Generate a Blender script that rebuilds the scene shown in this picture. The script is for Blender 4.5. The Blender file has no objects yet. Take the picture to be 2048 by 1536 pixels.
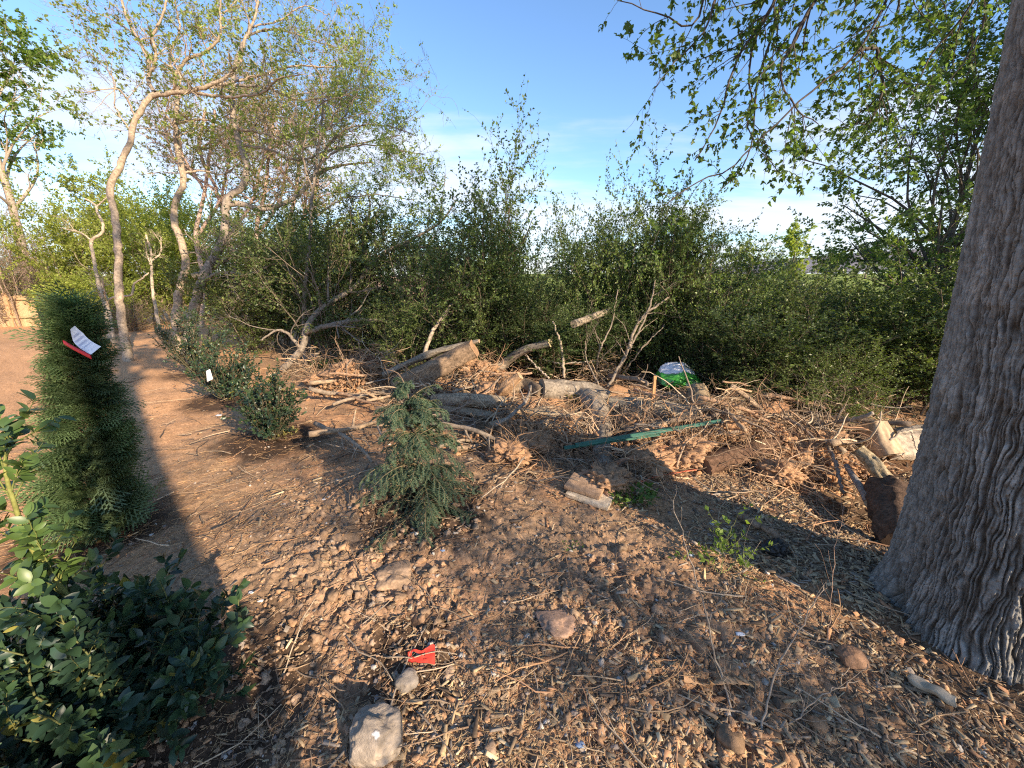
import bpy, math, random
import numpy as np
from math import radians, sin, cos, pi

sc = bpy.context.scene
# ------------------------------------------------------------------ camera
CAMZ, PITCH, F = 1.5, radians(15.2), 800.0
cam = bpy.data.cameras.new('camera'); camo = bpy.data.objects.new('camera', cam)
sc.collection.objects.link(camo); sc.camera = camo
cam.sensor_width = 36.0; cam.lens = 36.0 * F / 2048.0
cam.clip_start = 0.05; cam.clip_end = 5000
camo.location = (0, 0, CAMZ); camo.rotation_euler = (pi / 2 - PITCH, 0, 0)
# ------------------------------------------------------------------ light
SUN_EL, SUN_AZ = radians(23), radians(136)
sundir = np.array([sin(SUN_AZ) * cos(SUN_EL), cos(SUN_AZ) * cos(SUN_EL), sin(SUN_EL)])
sl = bpy.data.lights.new('sun', 'SUN'); so = bpy.data.objects.new('sun', sl); sc.collection.objects.link(so)
sl.energy = 3.9; sl.angle = radians(0.55); sl.color = (1.0, 0.80, 0.57)
from mathutils import Vector
so.rotation_euler = Vector(-sundir).to_track_quat('-Z', 'Y').to_euler(); so.location = (8, -8, 12)
world = bpy.data.worlds.new('World'); sc.world = world; world.use_nodes = True
wn, wl = world.node_tree.nodes, world.node_tree.links
for n in list(wn): wn.remove(n)
def N(t, **k):
    n = wn.new(t)
    for a, v in k.items(): setattr(n, a, v)
    return n
out = N('ShaderNodeOutputWorld'); bg = N('ShaderNodeBackground'); bg.inputs['Strength'].default_value = 0.115
sky = N('ShaderNodeTexSky', sky_type='NISHITA', sun_disc=False, sun_elevation=SUN_EL, sun_rotation=SUN_AZ, air_density=1.0, dust_density=0.45, ozone_density=4.6)
tc = N('ShaderNodeTexCoord'); sep = N('ShaderNodeSeparateXYZ'); wl.new(tc.outputs['Generated'], sep.inputs[0])
def M(op, a, b=None, clamp=False):
    n = N('ShaderNodeMath', operation=op, use_clamp=clamp)
    for i, v in enumerate((a, b)):
        if v is None: continue
        if isinstance(v, (int, float)): n.inputs[i].default_value = v
        else: wl.new(v, n.inputs[i])
    return n.outputs[0]
zz = M('MAXIMUM', sep.outputs['Z'], 0.0)
den = M('ADD', zz, 0.10)
comb = N('ShaderNodeCombineXYZ')
wl.new(M('DIVIDE', sep.outputs['X'], den), comb.inputs['X']); wl.new(M('DIVIDE', sep.outputs['Y'], den), comb.inputs['Y'])
mp = N('ShaderNodeMapping'); mp.inputs['Scale'].default_value = (0.5, 1.0, 1.0); mp.inputs['Location'].default_value = (2.1, 0.7, 0); wl.new(comb.outputs[0], mp.inputs[0])
cn = N('ShaderNodeTexNoise'); cn.inputs['Scale'].default_value = 0.95; cn.inputs['Detail'].default_value = 8; cn.inputs['Roughness'].default_value = 0.58; wl.new(mp.outputs[0], cn.inputs['Vector'])
def MR(v, a, b, c=0.0, d=1.0):
    n = N('ShaderNodeMapRange', interpolation_type='SMOOTHSTEP'); wl.new(v, n.inputs[0])
    for i, x in enumerate((a, b, c, d)): n.inputs[i + 1].default_value = x
    return n.outputs[0]
lowband = M('MULTIPLY', MR(sep.outputs['Z'], 0.40, 0.24), 1.0)                # more cloud low over the horizon
thr = M('SUBTRACT', 0.71, M('MULTIPLY', lowband, 0.355))
cl = MR(M('SUBTRACT', cn.outputs[0], thr), -0.02, 0.24)
mixc = N('ShaderNodeMix', data_type='RGBA'); wl.new(M('MULTIPLY', cl, 0.8), mixc.inputs['Factor'])
wl.new(sky.outputs[0], mixc.inputs['A']); mixc.inputs['B'].default_value = (3.5, 3.65, 4.0, 1)
wl.new(mixc.outputs['Result'], bg.inputs['Color']); wl.new(bg.outputs[0], out.inputs['Surface'])
# ------------------------------------------------------------------ exposure / render
sc.view_settings.view_transform = 'Standard'; sc.view_settings.look = 'None'
sc.view_settings.exposure = 1.42; sc.view_settings.gamma = 1.0
cy = sc.cycles
cy.max_bounces = 5; cy.diffuse_bounces = 3; cy.glossy_bounces = 2; cy.transmission_bounces = 3; cy.transparent_max_bounces = 4
cy.use_denoising = False; cy.use_adaptive_sampling = False; cy.sample_clamp_indirect = 3.0; cy.filter_width = 1.15; cy.caustics_reflective = False; cy.caustics_refractive = False

# ================================================================== helpers
CP, SP = cos(PITCH), sin(PITCH)
def unit(v):
    v = np.asarray(v, float); return v / np.maximum(np.linalg.norm(v, axis=-1, keepdims=True), 1e-9)
def W(px, py, zc):
    """a point seen at that pixel of the 2048 photo at depth zc"""
    xc = (px - 1024) / F * zc; dn = (py - 768) / F * zc
    return np.array([xc, zc * CP - dn * SP, CAMZ - zc * SP - dn * CP])
_rs = np.random.RandomState(7); PERM = _rs.permutation(256); PERM = np.concatenate([PERM, PERM, PERM])
GR = unit(_rs.normal(size=(256, 3)))
def perlin(x, y, z=0.0):
    x, y, z = np.broadcast_arrays(np.asarray(x, float), np.asarray(y, float), np.asarray(z, float))
    xi, yi, zi = np.floor(x).astype(int), np.floor(y).astype(int), np.floor(z).astype(int)
    fx, fy, fz = x - xi, y - yi, z - zi
    u, v, w = [t * t * t * (t * (t * 6 - 15) + 10) for t in (fx, fy, fz)]
    r = 0
    for a in (0, 1):
        for b in (0, 1):
            for c in (0, 1):
                h = PERM[PERM[PERM[(xi + a) & 255] + ((yi + b) & 255)] + ((zi + c) & 255)]
                g = GR[h]
                d = g[..., 0] * (fx - a) + g[..., 1] * (fy - b) + g[..., 2] * (fz - c)
                r = r + d * (u if a else 1 - u) * (v if b else 1 - v) * (w if c else 1 - w)
    return r * 1.5
def worley(x, y, seed=0):
    xi, yi = np.floor(x).astype(int), np.floor(y).astype(int)
    d1 = np.full(np.shape(x), 9.0); d2 = d1.copy()
    for a in (-1, 0, 1):
        for b in (-1, 0, 1):
            h = PERM[PERM[(xi + a + seed) & 255] + ((yi + b) & 255)]
            h2 = PERM[h + 37]
            d = np.hypot(xi + a + h / 255.0 - x, yi + b + h2 / 255.0 - y)
            d2 = np.minimum(d2, np.maximum(d, d1)); d1 = np.minimum(d1, d)
    return d1, d2
def sst(x, a, b):
    t = np.clip((np.asarray(x, float) - a) / (b - a), 0, 1); return t * t * (3 - 2 * t)
def gs(x, y, cx, cy_, sx, sy): return np.exp(-((x - cx) / sx) ** 2 - ((y - cy_) / sy) ** 2)

def clodzone(x, y):
    return gs(x, y, -0.75, 1.9, 0.65, 0.8) * 1.0 + 0.9 * gs(x, y, 0.5, 1.55, 0.45, 0.5) + 0.5 * gs(x, y, 0.45, 3.4, 0.5, 0.6)+0.6*gs(x,y,.9,1.0,.5,.3)
def Hmac(x, y):
    x = np.asarray(x, float); y = np.asarray(y, float); r = np.hypot(x, y)
    z = 0.09 * gs(x, y, -0.3, 2.7, 1.1, 1.5)
    z = z + 0.09 * gs(x, y, -0.9, 5.7, 0.9, 0.7) - 0.12 * gs(x, y, .95, 3.6, .45, .25) + .26 * gs(x, y, -.35, 5.15, .5, .35) + .20 * gs(x, y, -2.15, 5.6, .5, .4) + .17 * gs(x, y, 2.5, 3.75, .5, .3) + .10 * gs(x, y, .25, 4.3, .35, .3) + (.20 + .10 * perlin(x / .3, y / .3, 77.)) * gs(x, y, .9, 4.75, 1.1, .4) + (.20 + .10 * perlin(x / .26, y / .26, 79.)) * gs(x, y, 2.1, 4.2, .7, .4)
    z = z - 0.24 * gs(x, y, 2.55, 2.45, 0.45, 0.55) - 0.08 * gs(x, y, 3.2, 3.2, 1.0, 0.8) + 0.14 * gs(x, y, 2.0, 3.6, 0.7, 0.3)
    z = z + 0.05 * gs(x, y, 2.0, 1.4, 0.8, 0.8)
    z = z - 1.3 * sst(y - 0.25 * np.maximum(-x - 4, 0), 9.5, 17) * sst(x, -9, -3) + 0.030 * np.clip(y - 22, 0, 110) * sst(x, -9, -3)
    z = z - 0.6 * sst(-x, 9, 20)
    far = 1 - sst(r, 14, 40) * 0.7
    z = z + far * (0.05 * perlin(x / 1.3, y / 1.3, .3) + 0.022 * perlin(x / .42, y / .42, 1.7))
    return z
def H(x, y):
    x = np.asarray(x, float); y = np.asarray(y, float); r = np.hypot(x, y)
    z = Hmac(x, y)
    nr = 1 - sst(r, 6, 12)
    smooth_left = 1 - 0.7 * sst(-x - 0.35 * y, 0.9, 2.6)
    z = z + nr * smooth_left * (0.014 * perlin(x / .15, y / .15, 2.2) + 0.007 * perlin(x / .055, y / .055, 5.1) + 0.004 * perlin(x / .022, y / .022, 8.1))
    cz = np.clip(clodzone(x, y), 0, 1)
    wx, wy = x + .03 * perlin(x / .09, y / .09, 11.), y + .03 * perlin(x / .09, y / .09, 15.)
    d1, d2 = worley(wx / .13, wy / .13); e1, e2 = worley(wx / .055, wy / .055, 9)
    z = z + nr * cz * (0.034 * np.minimum(1, (d2 - d1) * 2.2) + 0.014 * np.minimum(1, (e2 - e1) * 2.2))
    return z
def G(px, py, dz=0.0):
    """where the sight line of that pixel meets the ground"""
    d = W(px, py, 1.0) - np.array([0, 0, CAMZ]); t = (0 - CAMZ) / d[2]
    for _ in range(12):
        p = d * t; t = t * 0.4 + 0.6 * (float(Hmac(p[0], p[1])) - CAMZ) / d[2]
    p = np.array([0, 0, CAMZ]) + d * t; p[2] = float(H(p[0], p[1])) + dz
    return p
def GH(px, py, h):
    """on the sight line of that pixel, h above the ground"""
    d = W(px, py, 1.0) - np.array([0, 0, CAMZ]); t = -CAMZ / d[2]
    for _ in range(14):
        p = d * t; t = t * 0.4 + 0.6 * (float(Hmac(p[0], p[1])) + h - CAMZ) / d[2]
    return np.array([0, 0, CAMZ]) + d * t
def WG(px, py, zc, h=.05):
    p = W(px, py, zc); return GH(px, py, h) if p[2] < float(Hmac(p[0], p[1])) + h else p
def GZ(px, py):
    p = G(px, py); return p[1] * CP - (p[2] - CAMZ) * SP

def mesh(name, V, faces, mat=None, col=None, smooth=False):
    V = np.asarray(V, np.float32).reshape(-1, 3)
    if not isinstance(faces, list): faces = [faces]
    me = bpy.data.meshes.new(name); me.vertices.add(len(V)); me.vertices.foreach_set('co', V.ravel())
    fs = [np.asarray(f, np.int32) for f in faces if len(f)]
    nl = sum(f.size for f in fs); nf = sum(len(f) for f in fs)
    me.loops.add(nl); me.polygons.add(nf)
    me.loops.foreach_set('vertex_index', np.concatenate([f.ravel() for f in fs]))
    tot = np.concatenate([np.full(len(f), f.shape[1], np.int32) for f in fs])
    me.polygons.foreach_set('loop_start', np.concatenate([[0], np.cumsum(tot)[:-1]]).astype(np.int32))
    me.polygons.foreach_set('loop_total', tot)
    if smooth: me.polygons.foreach_set('use_smooth', np.ones(nf, bool))
    me.update(calc_edges=True)
    if col is not None:
        a = me.color_attributes.new('Col', 'FLOAT_COLOR', 'POINT')
        c = np.ones((len(V), 4), np.float32); c[:, :3] = np.asarray(col, np.float32).reshape(len(V), 3); a.data.foreach_set('color', c.ravel())
    if mat: me.materials.append(mat)
    me.validate()
    return me
def merge(parts):
    """[(V, faces, col)...] -> one"""
    V, Fq, Ft, C, o = [], [], [], [], 0
    for v, f, c in parts:
        v = np.asarray(v).reshape(-1, 3); V.append(v); f = f if isinstance(f, list) else [f]
        for g in f:
            g = np.asarray(g)
            if len(g): (Fq if g.shape[1] == 4 else Ft).append(g + o)
        C.append(np.broadcast_to(np.asarray(c, float), v.shape)); o += len(v)
    fl = []
    if Fq: fl.append(np.concatenate(Fq))
    if Ft: fl.append(np.concatenate(Ft))
    return np.concatenate(V), fl, np.concatenate(C)

def setp(o, label=None, cat=None, group=None, kind=None):
    if label: o['label'] = label
    if cat: o['category'] = cat
    if group: o['group'] = group
    if kind: o['kind'] = kind
    return o
def obj(name, me, parent=None, loc=None):
    o = bpy.data.objects.new(name, me); sc.collection.objects.link(o)
    if parent is not None: o.parent = parent
    if loc is not None: o.location = loc
    return o
def thing(name, label, cat, loc=(0, 0, 0), group=None):
    return setp(obj(name, None, loc=tuple(float(v) for v in loc)), label, cat, group)
def part(name, data, mat, parent, smooth=False, base=None, label=None, kind=None):
    V, f, c = data
    b = np.array(parent.location) if base is None else np.asarray(base)
    if parent.parent is not None and base is None: b = b + np.array(parent.parent.location)
    o = obj(name, mesh(name, V - b, f, mat, c, smooth), parent)
    return setp(o, label, kind=kind)
def solo(name, data, mat, label, cat, loc, smooth=False, group=None, kind=None):
    V, f, c = data; loc = np.asarray(loc, float)
    o = obj(name, mesh(name, V - loc, f, mat, c, smooth), None, tuple(loc))
    return setp(o, label, cat, group, kind)
def copy_tree(o, loc=None, rz=None, s=None, label=None):
    c = o.copy(); sc.collection.objects.link(c)
    if loc is not None: c.location = loc
    if rz is not None: c.rotation_euler = (0, 0, rz)
    if s is not None: c.scale = s
    if label: c['label'] = label
    for ch in list(o.children):
        d = ch.copy(); sc.collection.objects.link(d); d.parent = c
        for g in list(ch.children):
            e = g.copy(); sc.collection.objects.link(e); e.parent = d
    return c

# ---- tubes, growth, leaves
def smooth_path(P, n):
    P = np.asarray(P, float); m = len(P)
    if m == 2: t = np.linspace(0, 1, n)[:, None]; return P[0] * (1 - t) + P[1] * t
    d = np.concatenate([[0], np.cumsum(np.linalg.norm(np.diff(P, axis=0), axis=1))]); d /= d[-1]
    T = np.gradient(P, d, axis=0); s = np.linspace(0, 1, n); k = np.clip(np.searchsorted(d, s, side='right') - 1, 0, m - 2)
    h = (d[k + 1] - d[k])[:, None]; u = ((s - d[k]) / (d[k + 1] - d[k]))[:, None]
    return ((2*u**3-3*u**2+1)*P[k] + (u**3-2*u**2+u)*h*T[k] + (-2*u**3+3*u**2)*P[k+1] + (u**3-u**2)*h*T[k+1])
def smooth_r(P, r, n):
    P = np.asarray(P, float); d = np.concatenate([[0], np.cumsum(np.linalg.norm(np.diff(P, axis=0), axis=1))]); d /= d[-1]
    return np.interp(np.linspace(0, 1, n), np.linspace(0, 1, len(r)) if len(r) != len(d) else d, r)
def frames(P):
    T = unit(np.gradient(P, axis=-2)); n = P.shape[-2]
    ref = np.where(np.abs(T[..., 0, 2:3]) < 0.8, np.array([0, 0, 1.0]), np.array([1.0, 0, 0]))
    A = np.zeros_like(P); a = unit(np.cross(ref, T[..., 0, :]))
    for j in range(n):
        a = unit(a - (a * T[..., j, :]).sum(-1, keepdims=True) * T[..., j, :]); A[..., j, :] = a
    return T, A, np.cross(T, A)
def tubes(P, R, k=4, col=(.2, .15, .1), cap=False, rough=0.0):
    P = np.asarray(P, float); R = np.asarray(R, float)
    if P.ndim == 2: P = P[None]; R = R[None]
    Nn, n = P.shape[:2]; T, A, B = frames(P); th = np.arange(k) * 2 * pi / k
    RR = R[:, :, None] * np.ones(k)
    if rough:
        q = P[:, :, None, :] + R[:, :, None, None] * 1.5 * (np.cos(th)[:, None] * A[:, :, None, :] + np.sin(th)[:, None] * B[:, :, None, :])
        RR = RR * (1 + rough * perlin(q[..., 0] * 9, q[..., 1] * 9, q[..., 2] * 6) + .5 * rough * perlin(q[..., 0] * 31, q[..., 1] * 31, q[..., 2] * 14))
    V = P[:, :, None, :] + RR[..., None] * (np.cos(th)[:, None] * A[:, :, None, :] + np.sin(th)[:, None] * B[:, :, None, :])
    i = np.arange(Nn)[:, None, None] * n * k; j = np.arange(n - 1)[None, :, None] * k; s = np.arange(k)[None, None, :]; s2 = (s + 1) % k
    Fq = np.stack([i + j + s, i + j + s2, i + j + k + s2, i + j + k + s], -1).reshape(-1, 4)
    col = np.asarray(col, float)
    C = np.broadcast_to(col if col.ndim == 1 else col[:, None, None, :], V.shape).reshape(-1, 3)
    faces = [Fq]
    if cap:
        s = np.arange(1, k - 1)
        tr = [np.stack([0 * s, s + 1, s], -1), (n - 1) * k + np.stack([0 * s, s, s + 1], -1)]
        tr = np.concatenate(tr); faces.append((np.arange(Nn)[:, None, None] * n * k + tr[None]).reshape(-1, 3))
    return V.reshape(-1, 3), faces, C
def grow(rng, P, R, count, t0, t1, L0, L1, a0, a1, n=6, wob=.15, up=0.0, rf=.6, taper=.35, bend=0.0, rmin=.0012):
    P = np.asarray(P, float); R = np.asarray(R, float)
    if P.ndim == 2: P = P[None]; R = R[None]
    Nn, m = P.shape[:2]; ln = np.linalg.norm(np.diff(P, axis=1), axis=2).sum(1)
    i = rng.choice(Nn, count, p=ln / ln.sum()); t = rng.uniform(t0, t1, count) * (m - 1); k = np.clip(t.astype(int), 0, m - 2); f = (t - k)[:, None]
    base = P[i, k] * (1 - f) + P[i, k + 1] * f; rad = R[i, k] * (1 - f[:, 0]) + R[i, k + 1] * f[:, 0]
    tan = unit(P[i, k + 1] - P[i, k]); q = rng.normal(size=(count, 3)); perp = unit(q - (q * tan).sum(1, keepdims=True) * tan)
    a = rng.uniform(a0, a1, count)[:, None]; d = unit(tan * np.cos(a) + perp * np.sin(a) + np.array([0, 0, up]))
    L = rng.uniform(L0, L1, count)[:, None]; pts = [base]
    for j in range(n - 1):
        d = unit(d + wob * rng.normal(size=(count, 3)) + np.array([0, 0, bend])); pts.append(pts[-1] + d * L / (n - 1))
    P2 = np.stack(pts, 1); r0 = np.maximum(rad * rf, rmin) * rng.uniform(.7, 1, count)
    return P2, np.maximum(r0[:, None] * np.linspace(1, taper, n), rmin * .7)
def along(rng, P, per, t0=.15, t1=1.0):
    """points and tangents along polylines"""
    Nn, m = P.shape[:2]; cnt = Nn * per; i = np.repeat(np.arange(Nn), per); t = rng.uniform(t0, t1, cnt) * (m - 1.001); k = t.astype(int); f = (t - k)[:, None]
    return P[i, k] * (1 - f) + P[i, k + 1] * f, unit(P[i, k + 1] - P[i, k])
# leaf templates: x along the leaf (0..1), y across, z up
LD = (np.array([[0, 0, 0], [.45, .30, .06], [1, 0, -.04], [.45, -.30, .06]]), np.array([[0, 3, 2, 1]]))
def leaf_rows(st, w, fold=.25, arch=.12):
    V = []
    for x, hw in zip(st, w): z = -arch * x * x * 2 + arch * x; V += [[x, hw, z + fold * hw], [x, 0, z], [x, -hw, z + fold * hw]]
    q = []
    for j in range(len(st) - 1):
        a = 3 * j; q += [[a + 1, a + 4, a + 3, a], [a + 2, a + 5, a + 4, a + 1]]
    return np.array(V), np.array(q)
LO = leaf_rows([0, .22, .5, .8, 1], [.03, .2, .26, .18, .02])          # oval holly leaf
LM = leaf_rows([0, .12, .34, .44, .7, 1], [.05, .30, .40, .22, .20, .01], .3, .2)   # lobed pointed leaf
LN = (np.array([[0, .09, 0], [1, .03, 0], [1, -.03, 0], [0, -.09, 0]]), np.array([[0, 3, 2, 1]]))  # needle
def inst(tpl, pos, ax, nrm, size, col=None):
    tv, tf = tpl; ax = unit(ax); sd = unit(np.cross(nrm, ax)); nr = np.cross(ax, sd); size = np.asarray(size, float)
    if size.ndim == 1: size = np.repeat(size[:, None], 3, 1)
    V = pos[:, None, :] + size[:, None, 0:1] * tv[None, :, 0:1] * ax[:, None] + size[:, None, 1:2] * tv[None, :, 1:2] * sd[:, None] + size[:, None, 2:3] * tv[None, :, 2:3] * nr[:, None]
    Fq = (np.arange(len(pos))[:, None, None] * len(tv) + tf[None]).reshape(-1, tf.shape[1])
    C = np.repeat(col, len(tv), 0) if col is not None else np.full((V.size // 3, 3), .5)
    return V.reshape(-1, 3), [Fq], C
def lcol(rng, n, a, b, var=.25):
    t = rng.random(n)[:, None]; c = np.asarray(a) * (1 - t) + np.asarray(b) * t
    return c * rng.uniform(1 - var, 1 + var, (n, 1))
def leaves(rng, pos, tan, size, ca, cb, tpl=LD, spread=.9, droop=0.0, var=.25, upn=.8):
    n = len(pos); q = rng.normal(size=(n, 3)); perp = unit(q - (q * tan).sum(1, keepdims=True) * tan)
    a = unit(tan * .6 + perp * spread + np.array([0, 0, -droop])); nrm = unit(rng.normal(size=(n, 3)) + np.array([0, 0, upn * 2]))
    return inst(tpl, pos, a, nrm, rng.uniform(size[0], size[1], n), lcol(rng, n, ca, cb, var))

# ---- materials
def mat(name):
    m = bpy.data.materials.new(name); m.use_nodes = True; nt = m.node_tree; b = nt.nodes['Principled BSDF']; return m, nt, b
def noise(nt, scale, detail=5, rough=.6, vec=None):
    n = nt.nodes.new('ShaderNodeTexNoise'); n.inputs['Scale'].default_value = scale; n.inputs['Detail'].default_value = detail; n.inputs['Roughness'].default_value = rough
    if vec is None:
        t = nt.nodes.new('ShaderNodeTexCoord'); vec = t.outputs['Object']
    nt.links.new(vec, n.inputs['Vector']); return n.outputs[0]
def vary(nt, colsock, nsock, lo, hi):
    r = nt.nodes.new('ShaderNodeMapRange'); nt.links.new(nsock, r.inputs[0]); r.inputs[1].default_value = .3; r.inputs[2].default_value = .7; r.inputs[3].default_value = lo; r.inputs[4].default_value = hi
    m = nt.nodes.new('ShaderNodeVectorMath'); m.operation = 'SCALE'; nt.links.new(colsock, m.inputs[0]); nt.links.new(r.outputs[0], m.inputs['Scale']); return m.outputs[0]
def colmat(name, rough=.85, scale=40., lo=.7, hi=1.3, bump=.3, spec=.25, bscale=None, dist=.004):
    m, nt, b = mat(name); a = nt.nodes.new('ShaderNodeAttribute'); a.attribute_name = 'Col'
    n = noise(nt, scale); nt.links.new(vary(nt, a.outputs['Color'], n, lo, hi), b.inputs['Base Color'])
    b.inputs['Roughness'].default_value = rough; b.inputs['Specular IOR Level'].default_value = spec
    if bump:
        bp = nt.nodes.new('ShaderNodeBump'); bp.inputs['Strength'].default_value = bump; bp.inputs['Distance'].default_value = dist
        nt.links.new(noise(nt, bscale or scale * 2.2, 6, .65), bp.inputs['Height']); nt.links.new(bp.outputs[0], b.inputs['Normal'])
    return m
def leafmat(name, rough=.5, spec=.4, trans=.3, tint=(1.5, 1.6, .7), objvar=.25):
    m, nt, b = mat(name); a = nt.nodes.new('ShaderNodeAttribute'); a.attribute_name = 'Col'
    oi = nt.nodes.new('ShaderNodeObjectInfo'); r = nt.nodes.new('ShaderNodeMapRange'); nt.links.new(oi.outputs['Random'], r.inputs[0]); r.inputs[3].default_value = 1 - objvar; r.inputs[4].default_value = 1 + objvar
    s = nt.nodes.new('ShaderNodeVectorMath'); s.operation = 'SCALE'; nt.links.new(a.outputs['Color'], s.inputs[0]); nt.links.new(r.outputs[0], s.inputs['Scale'])
    nt.links.new(s.outputs[0], b.inputs['Base Color']); b.inputs['Roughness'].default_value = rough; b.inputs['Specular IOR Level'].default_value = spec
    t = nt.nodes.new('ShaderNodeVectorMath'); t.operation = 'MULTIPLY'; nt.links.new(s.outputs[0], t.inputs[0]); t.inputs[1].default_value = tint
    tb = nt.nodes.new('ShaderNodeBsdfTranslucent'); nt.links.new(t.outputs[0], tb.inputs[0])
    mx = nt.nodes.new('ShaderNodeMixShader'); mx.inputs[0].default_value = trans; nt.links.new(b.outputs[0], mx.inputs[1]); nt.links.new(tb.outputs[0], mx.inputs[2])
    nt.links.new(mx.outputs[0], nt.nodes['Material Output'].inputs['Surface']); return m
M_soil = colmat('soil', .95, 55., .62, 1.4, .75, .12, 160., .006)
M_clod = colmat('clod', .95, 70., .7, 1.3, .8, .12, 220., .003)
M_chip = colmat('wood_chip', .85, 60., .7, 1.3, .4, .2, 250., .001)
M_twig = colmat('twig_bark', .85, 70., .65, 1.35, .3, .2, 200., .001)
M_bark = colmat('bark', .9, 26., .55, 1.45, .6, .2, 90., .008)
M_logbark = colmat('log_bark', .92, 42., .5, 1.5, .9, .15, 130., .008)
M_wood = colmat('split_wood', .75, 30., .75, 1.25, .4, .25, 160., .003)
M_big = colmat('furrowed_bark', .93, 30., .6, 1.4, .8, .15, 170., .004)
M_leaf = leafmat('leaf', .5, .35, .45, (1.7, 1.8, .8)); M_hedge = leafmat('hedge_leaf', .45, .45, .3, (1.6, 1.7, .6), .3)
M_holly = leafmat('holly_leaf', .40, .45, .14, (1.5, 1.6, .6), .1); M_needle = leafmat('needle', .55, .35, .32, (1.3, 1.5, .7), .1)
M_rock = colmat('stone', .9, 30., .7, 1.3, .8, .2, 90., .006)
M_paint = colmat('plain_surface', .5, 30., .92, 1.08, .1, .4)
M_plastic = colmat('film_plastic', .48, 14., .85, 1.15, .3, .6, 30., .004)
M_field = colmat('field_grass', .9, 1.6, .6, 1.4, .4, .1, 6., .05)

# ================================================================== ground
def ground_color(x, y):
    r = np.hypot(x, y)
    n1 = perlin(x / .9, y / .9, 21.) ; n2 = perlin(x / .25, y / .25, 31.); n3 = perlin(x / .07, y / .07, 41.)
    brown = np.array([.325, .210, .125]); red = np.array([.44, .245, .13]); orange = np.array([.53, .30, .155]); dark = np.array([.045, .030, .022]); grey = np.array([.29, .21, .15])
    t = sst(n1 + .5 * n2, -.15, .55)[..., None]; c = brown * (1 - t) + red * t
    g = np.clip(clodzone(x, y), 0, 1)[..., None] * .65; c = c * (1 - g) + grey * g
    rd = np.clip(.8 * gs(x, y, .9, 4.6, 1.4, .6) + .7 * gs(x, y, 2.2, 4.1, .8, .5) + gs(x, y, .55, 1.45, .35, .4) + gs(x, y, .6, 1.0, .5, .2) + .8*gs(x, y, .55, 3.5, .5, .7) + .8*gs(x, y, -1.6, 4.8, .8, .8), 0, 1)[..., None] * .7; c = c * (1 - rd) + red * rd
    l = sst(-x - .42 * y + .35 * n1, .9, 2.2)[..., None]; c = c * (1 - l) + orange * l
    m = 0
    for (mx, my), rr in MULCH:
        d = np.hypot(x - mx, y - my) + .10 * n2 + .05 * n3; m = np.maximum(m, 1 - sst(d, rr * .55, rr))
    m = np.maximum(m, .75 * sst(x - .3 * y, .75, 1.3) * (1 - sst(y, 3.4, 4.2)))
    m = np.maximum(m, .4 * sst(n2 + .6 * n3, .35, .6) * (1 - l[..., 0]))
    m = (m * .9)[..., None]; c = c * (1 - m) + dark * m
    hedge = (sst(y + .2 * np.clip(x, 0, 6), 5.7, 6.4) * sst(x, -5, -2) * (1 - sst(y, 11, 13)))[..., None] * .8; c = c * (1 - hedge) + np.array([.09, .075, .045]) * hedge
    gr = (sst(y + .15 * x, 12, 15) * sst(x, -8, -4))[..., None]
    gcol = np.array([.22, .27, .060]) * (1 + .35 * perlin(x / 9, y / 3.5, 3.))[..., None]
    c = c * (1 - gr) + gcol * gr
    # leafy strip beyond the far trees on the bare side
    return np.clip(c * (1 + .22 * n3 + .15 * n2)[..., None], .01, .9)
P_conifer, P_hemlock, P_holly = G(178, 1070), G(848, 1020), G(235, 1490)
P_midholly = [G(545, 878), G(455, 800), G(395, 745)]
MULCH = [(P_conifer[:2], .55), (P_hemlock[:2], .55), (P_holly[:2], .75), (P_midholly[0][:2], .6), (P_midholly[1][:2], .6), (P_midholly[2][:2], .6), ((-.42, 1.25), .25)]
def build_ground():
    ang = np.concatenate([np.linspace(-180, -66, 40)[:-1], np.linspace(-66, 66, 760), np.linspace(66, 180, 40)[1:-1]]) * pi / 180
    rad = np.concatenate([[0.02, .2, .4], np.geomspace(.55, 7, 560), np.geomspace(7.1, 1600, 150)])
    A, Rr = np.meshgrid(ang, rad); x, y = Rr * np.sin(A), Rr * np.cos(A); z = H(x, y)
    na, nr = len(ang), len(rad); V = np.stack([x, y, z], -1).reshape(-1, 3)
    i = np.arange(nr - 1)[:, None] * na; j = np.arange(na)[None]; j2 = (j + 1) % na
    Fq = np.stack([i + j, i + j2, i + na + j2, i + na + j], -1).reshape(-1, 4)[:, ::-1]
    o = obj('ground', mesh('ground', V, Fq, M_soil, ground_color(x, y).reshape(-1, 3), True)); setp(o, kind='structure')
build_ground()

# ---- scattered litter (stuff)
BOX = (np.array([[0, -.5, -.5], [1, -.35, -.4], [1, .35, -.4], [0, .5, -.5], [0.05, -.45, .5], [.95, -.3, .4], [.93, .3, .4], [0.02, .42, .5]]) - np.array([.5, 0, 0]),
       np.array([[0, 3, 2, 1], [4, 5, 6, 7], [0, 1, 5, 4], [1, 2, 6, 5], [2, 3, 7, 6], [3, 0, 4, 7]]))
def scatter(rng, n, dens, rmin=.75, rmax=7.5, amax=62):
    out = []; tot = 0
    while tot < n:
        r = np.exp(rng.uniform(math.log(rmin), math.log(rmax), n * 2)); a = np.radians(rng.uniform(-amax, amax, n * 2)); x, y = r * np.sin(a), r * np.cos(a)
        k = rng.random(n * 2) < dens(x, y); k &= np.hypot(x - 2.05, y - 1.42) > .33
        out.append(np.stack([x[k], y[k]], 1)); tot += k.sum()
    p = np.concatenate(out)[:n]; return np.column_stack([p, H(p[:, 0], p[:, 1])])
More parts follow.
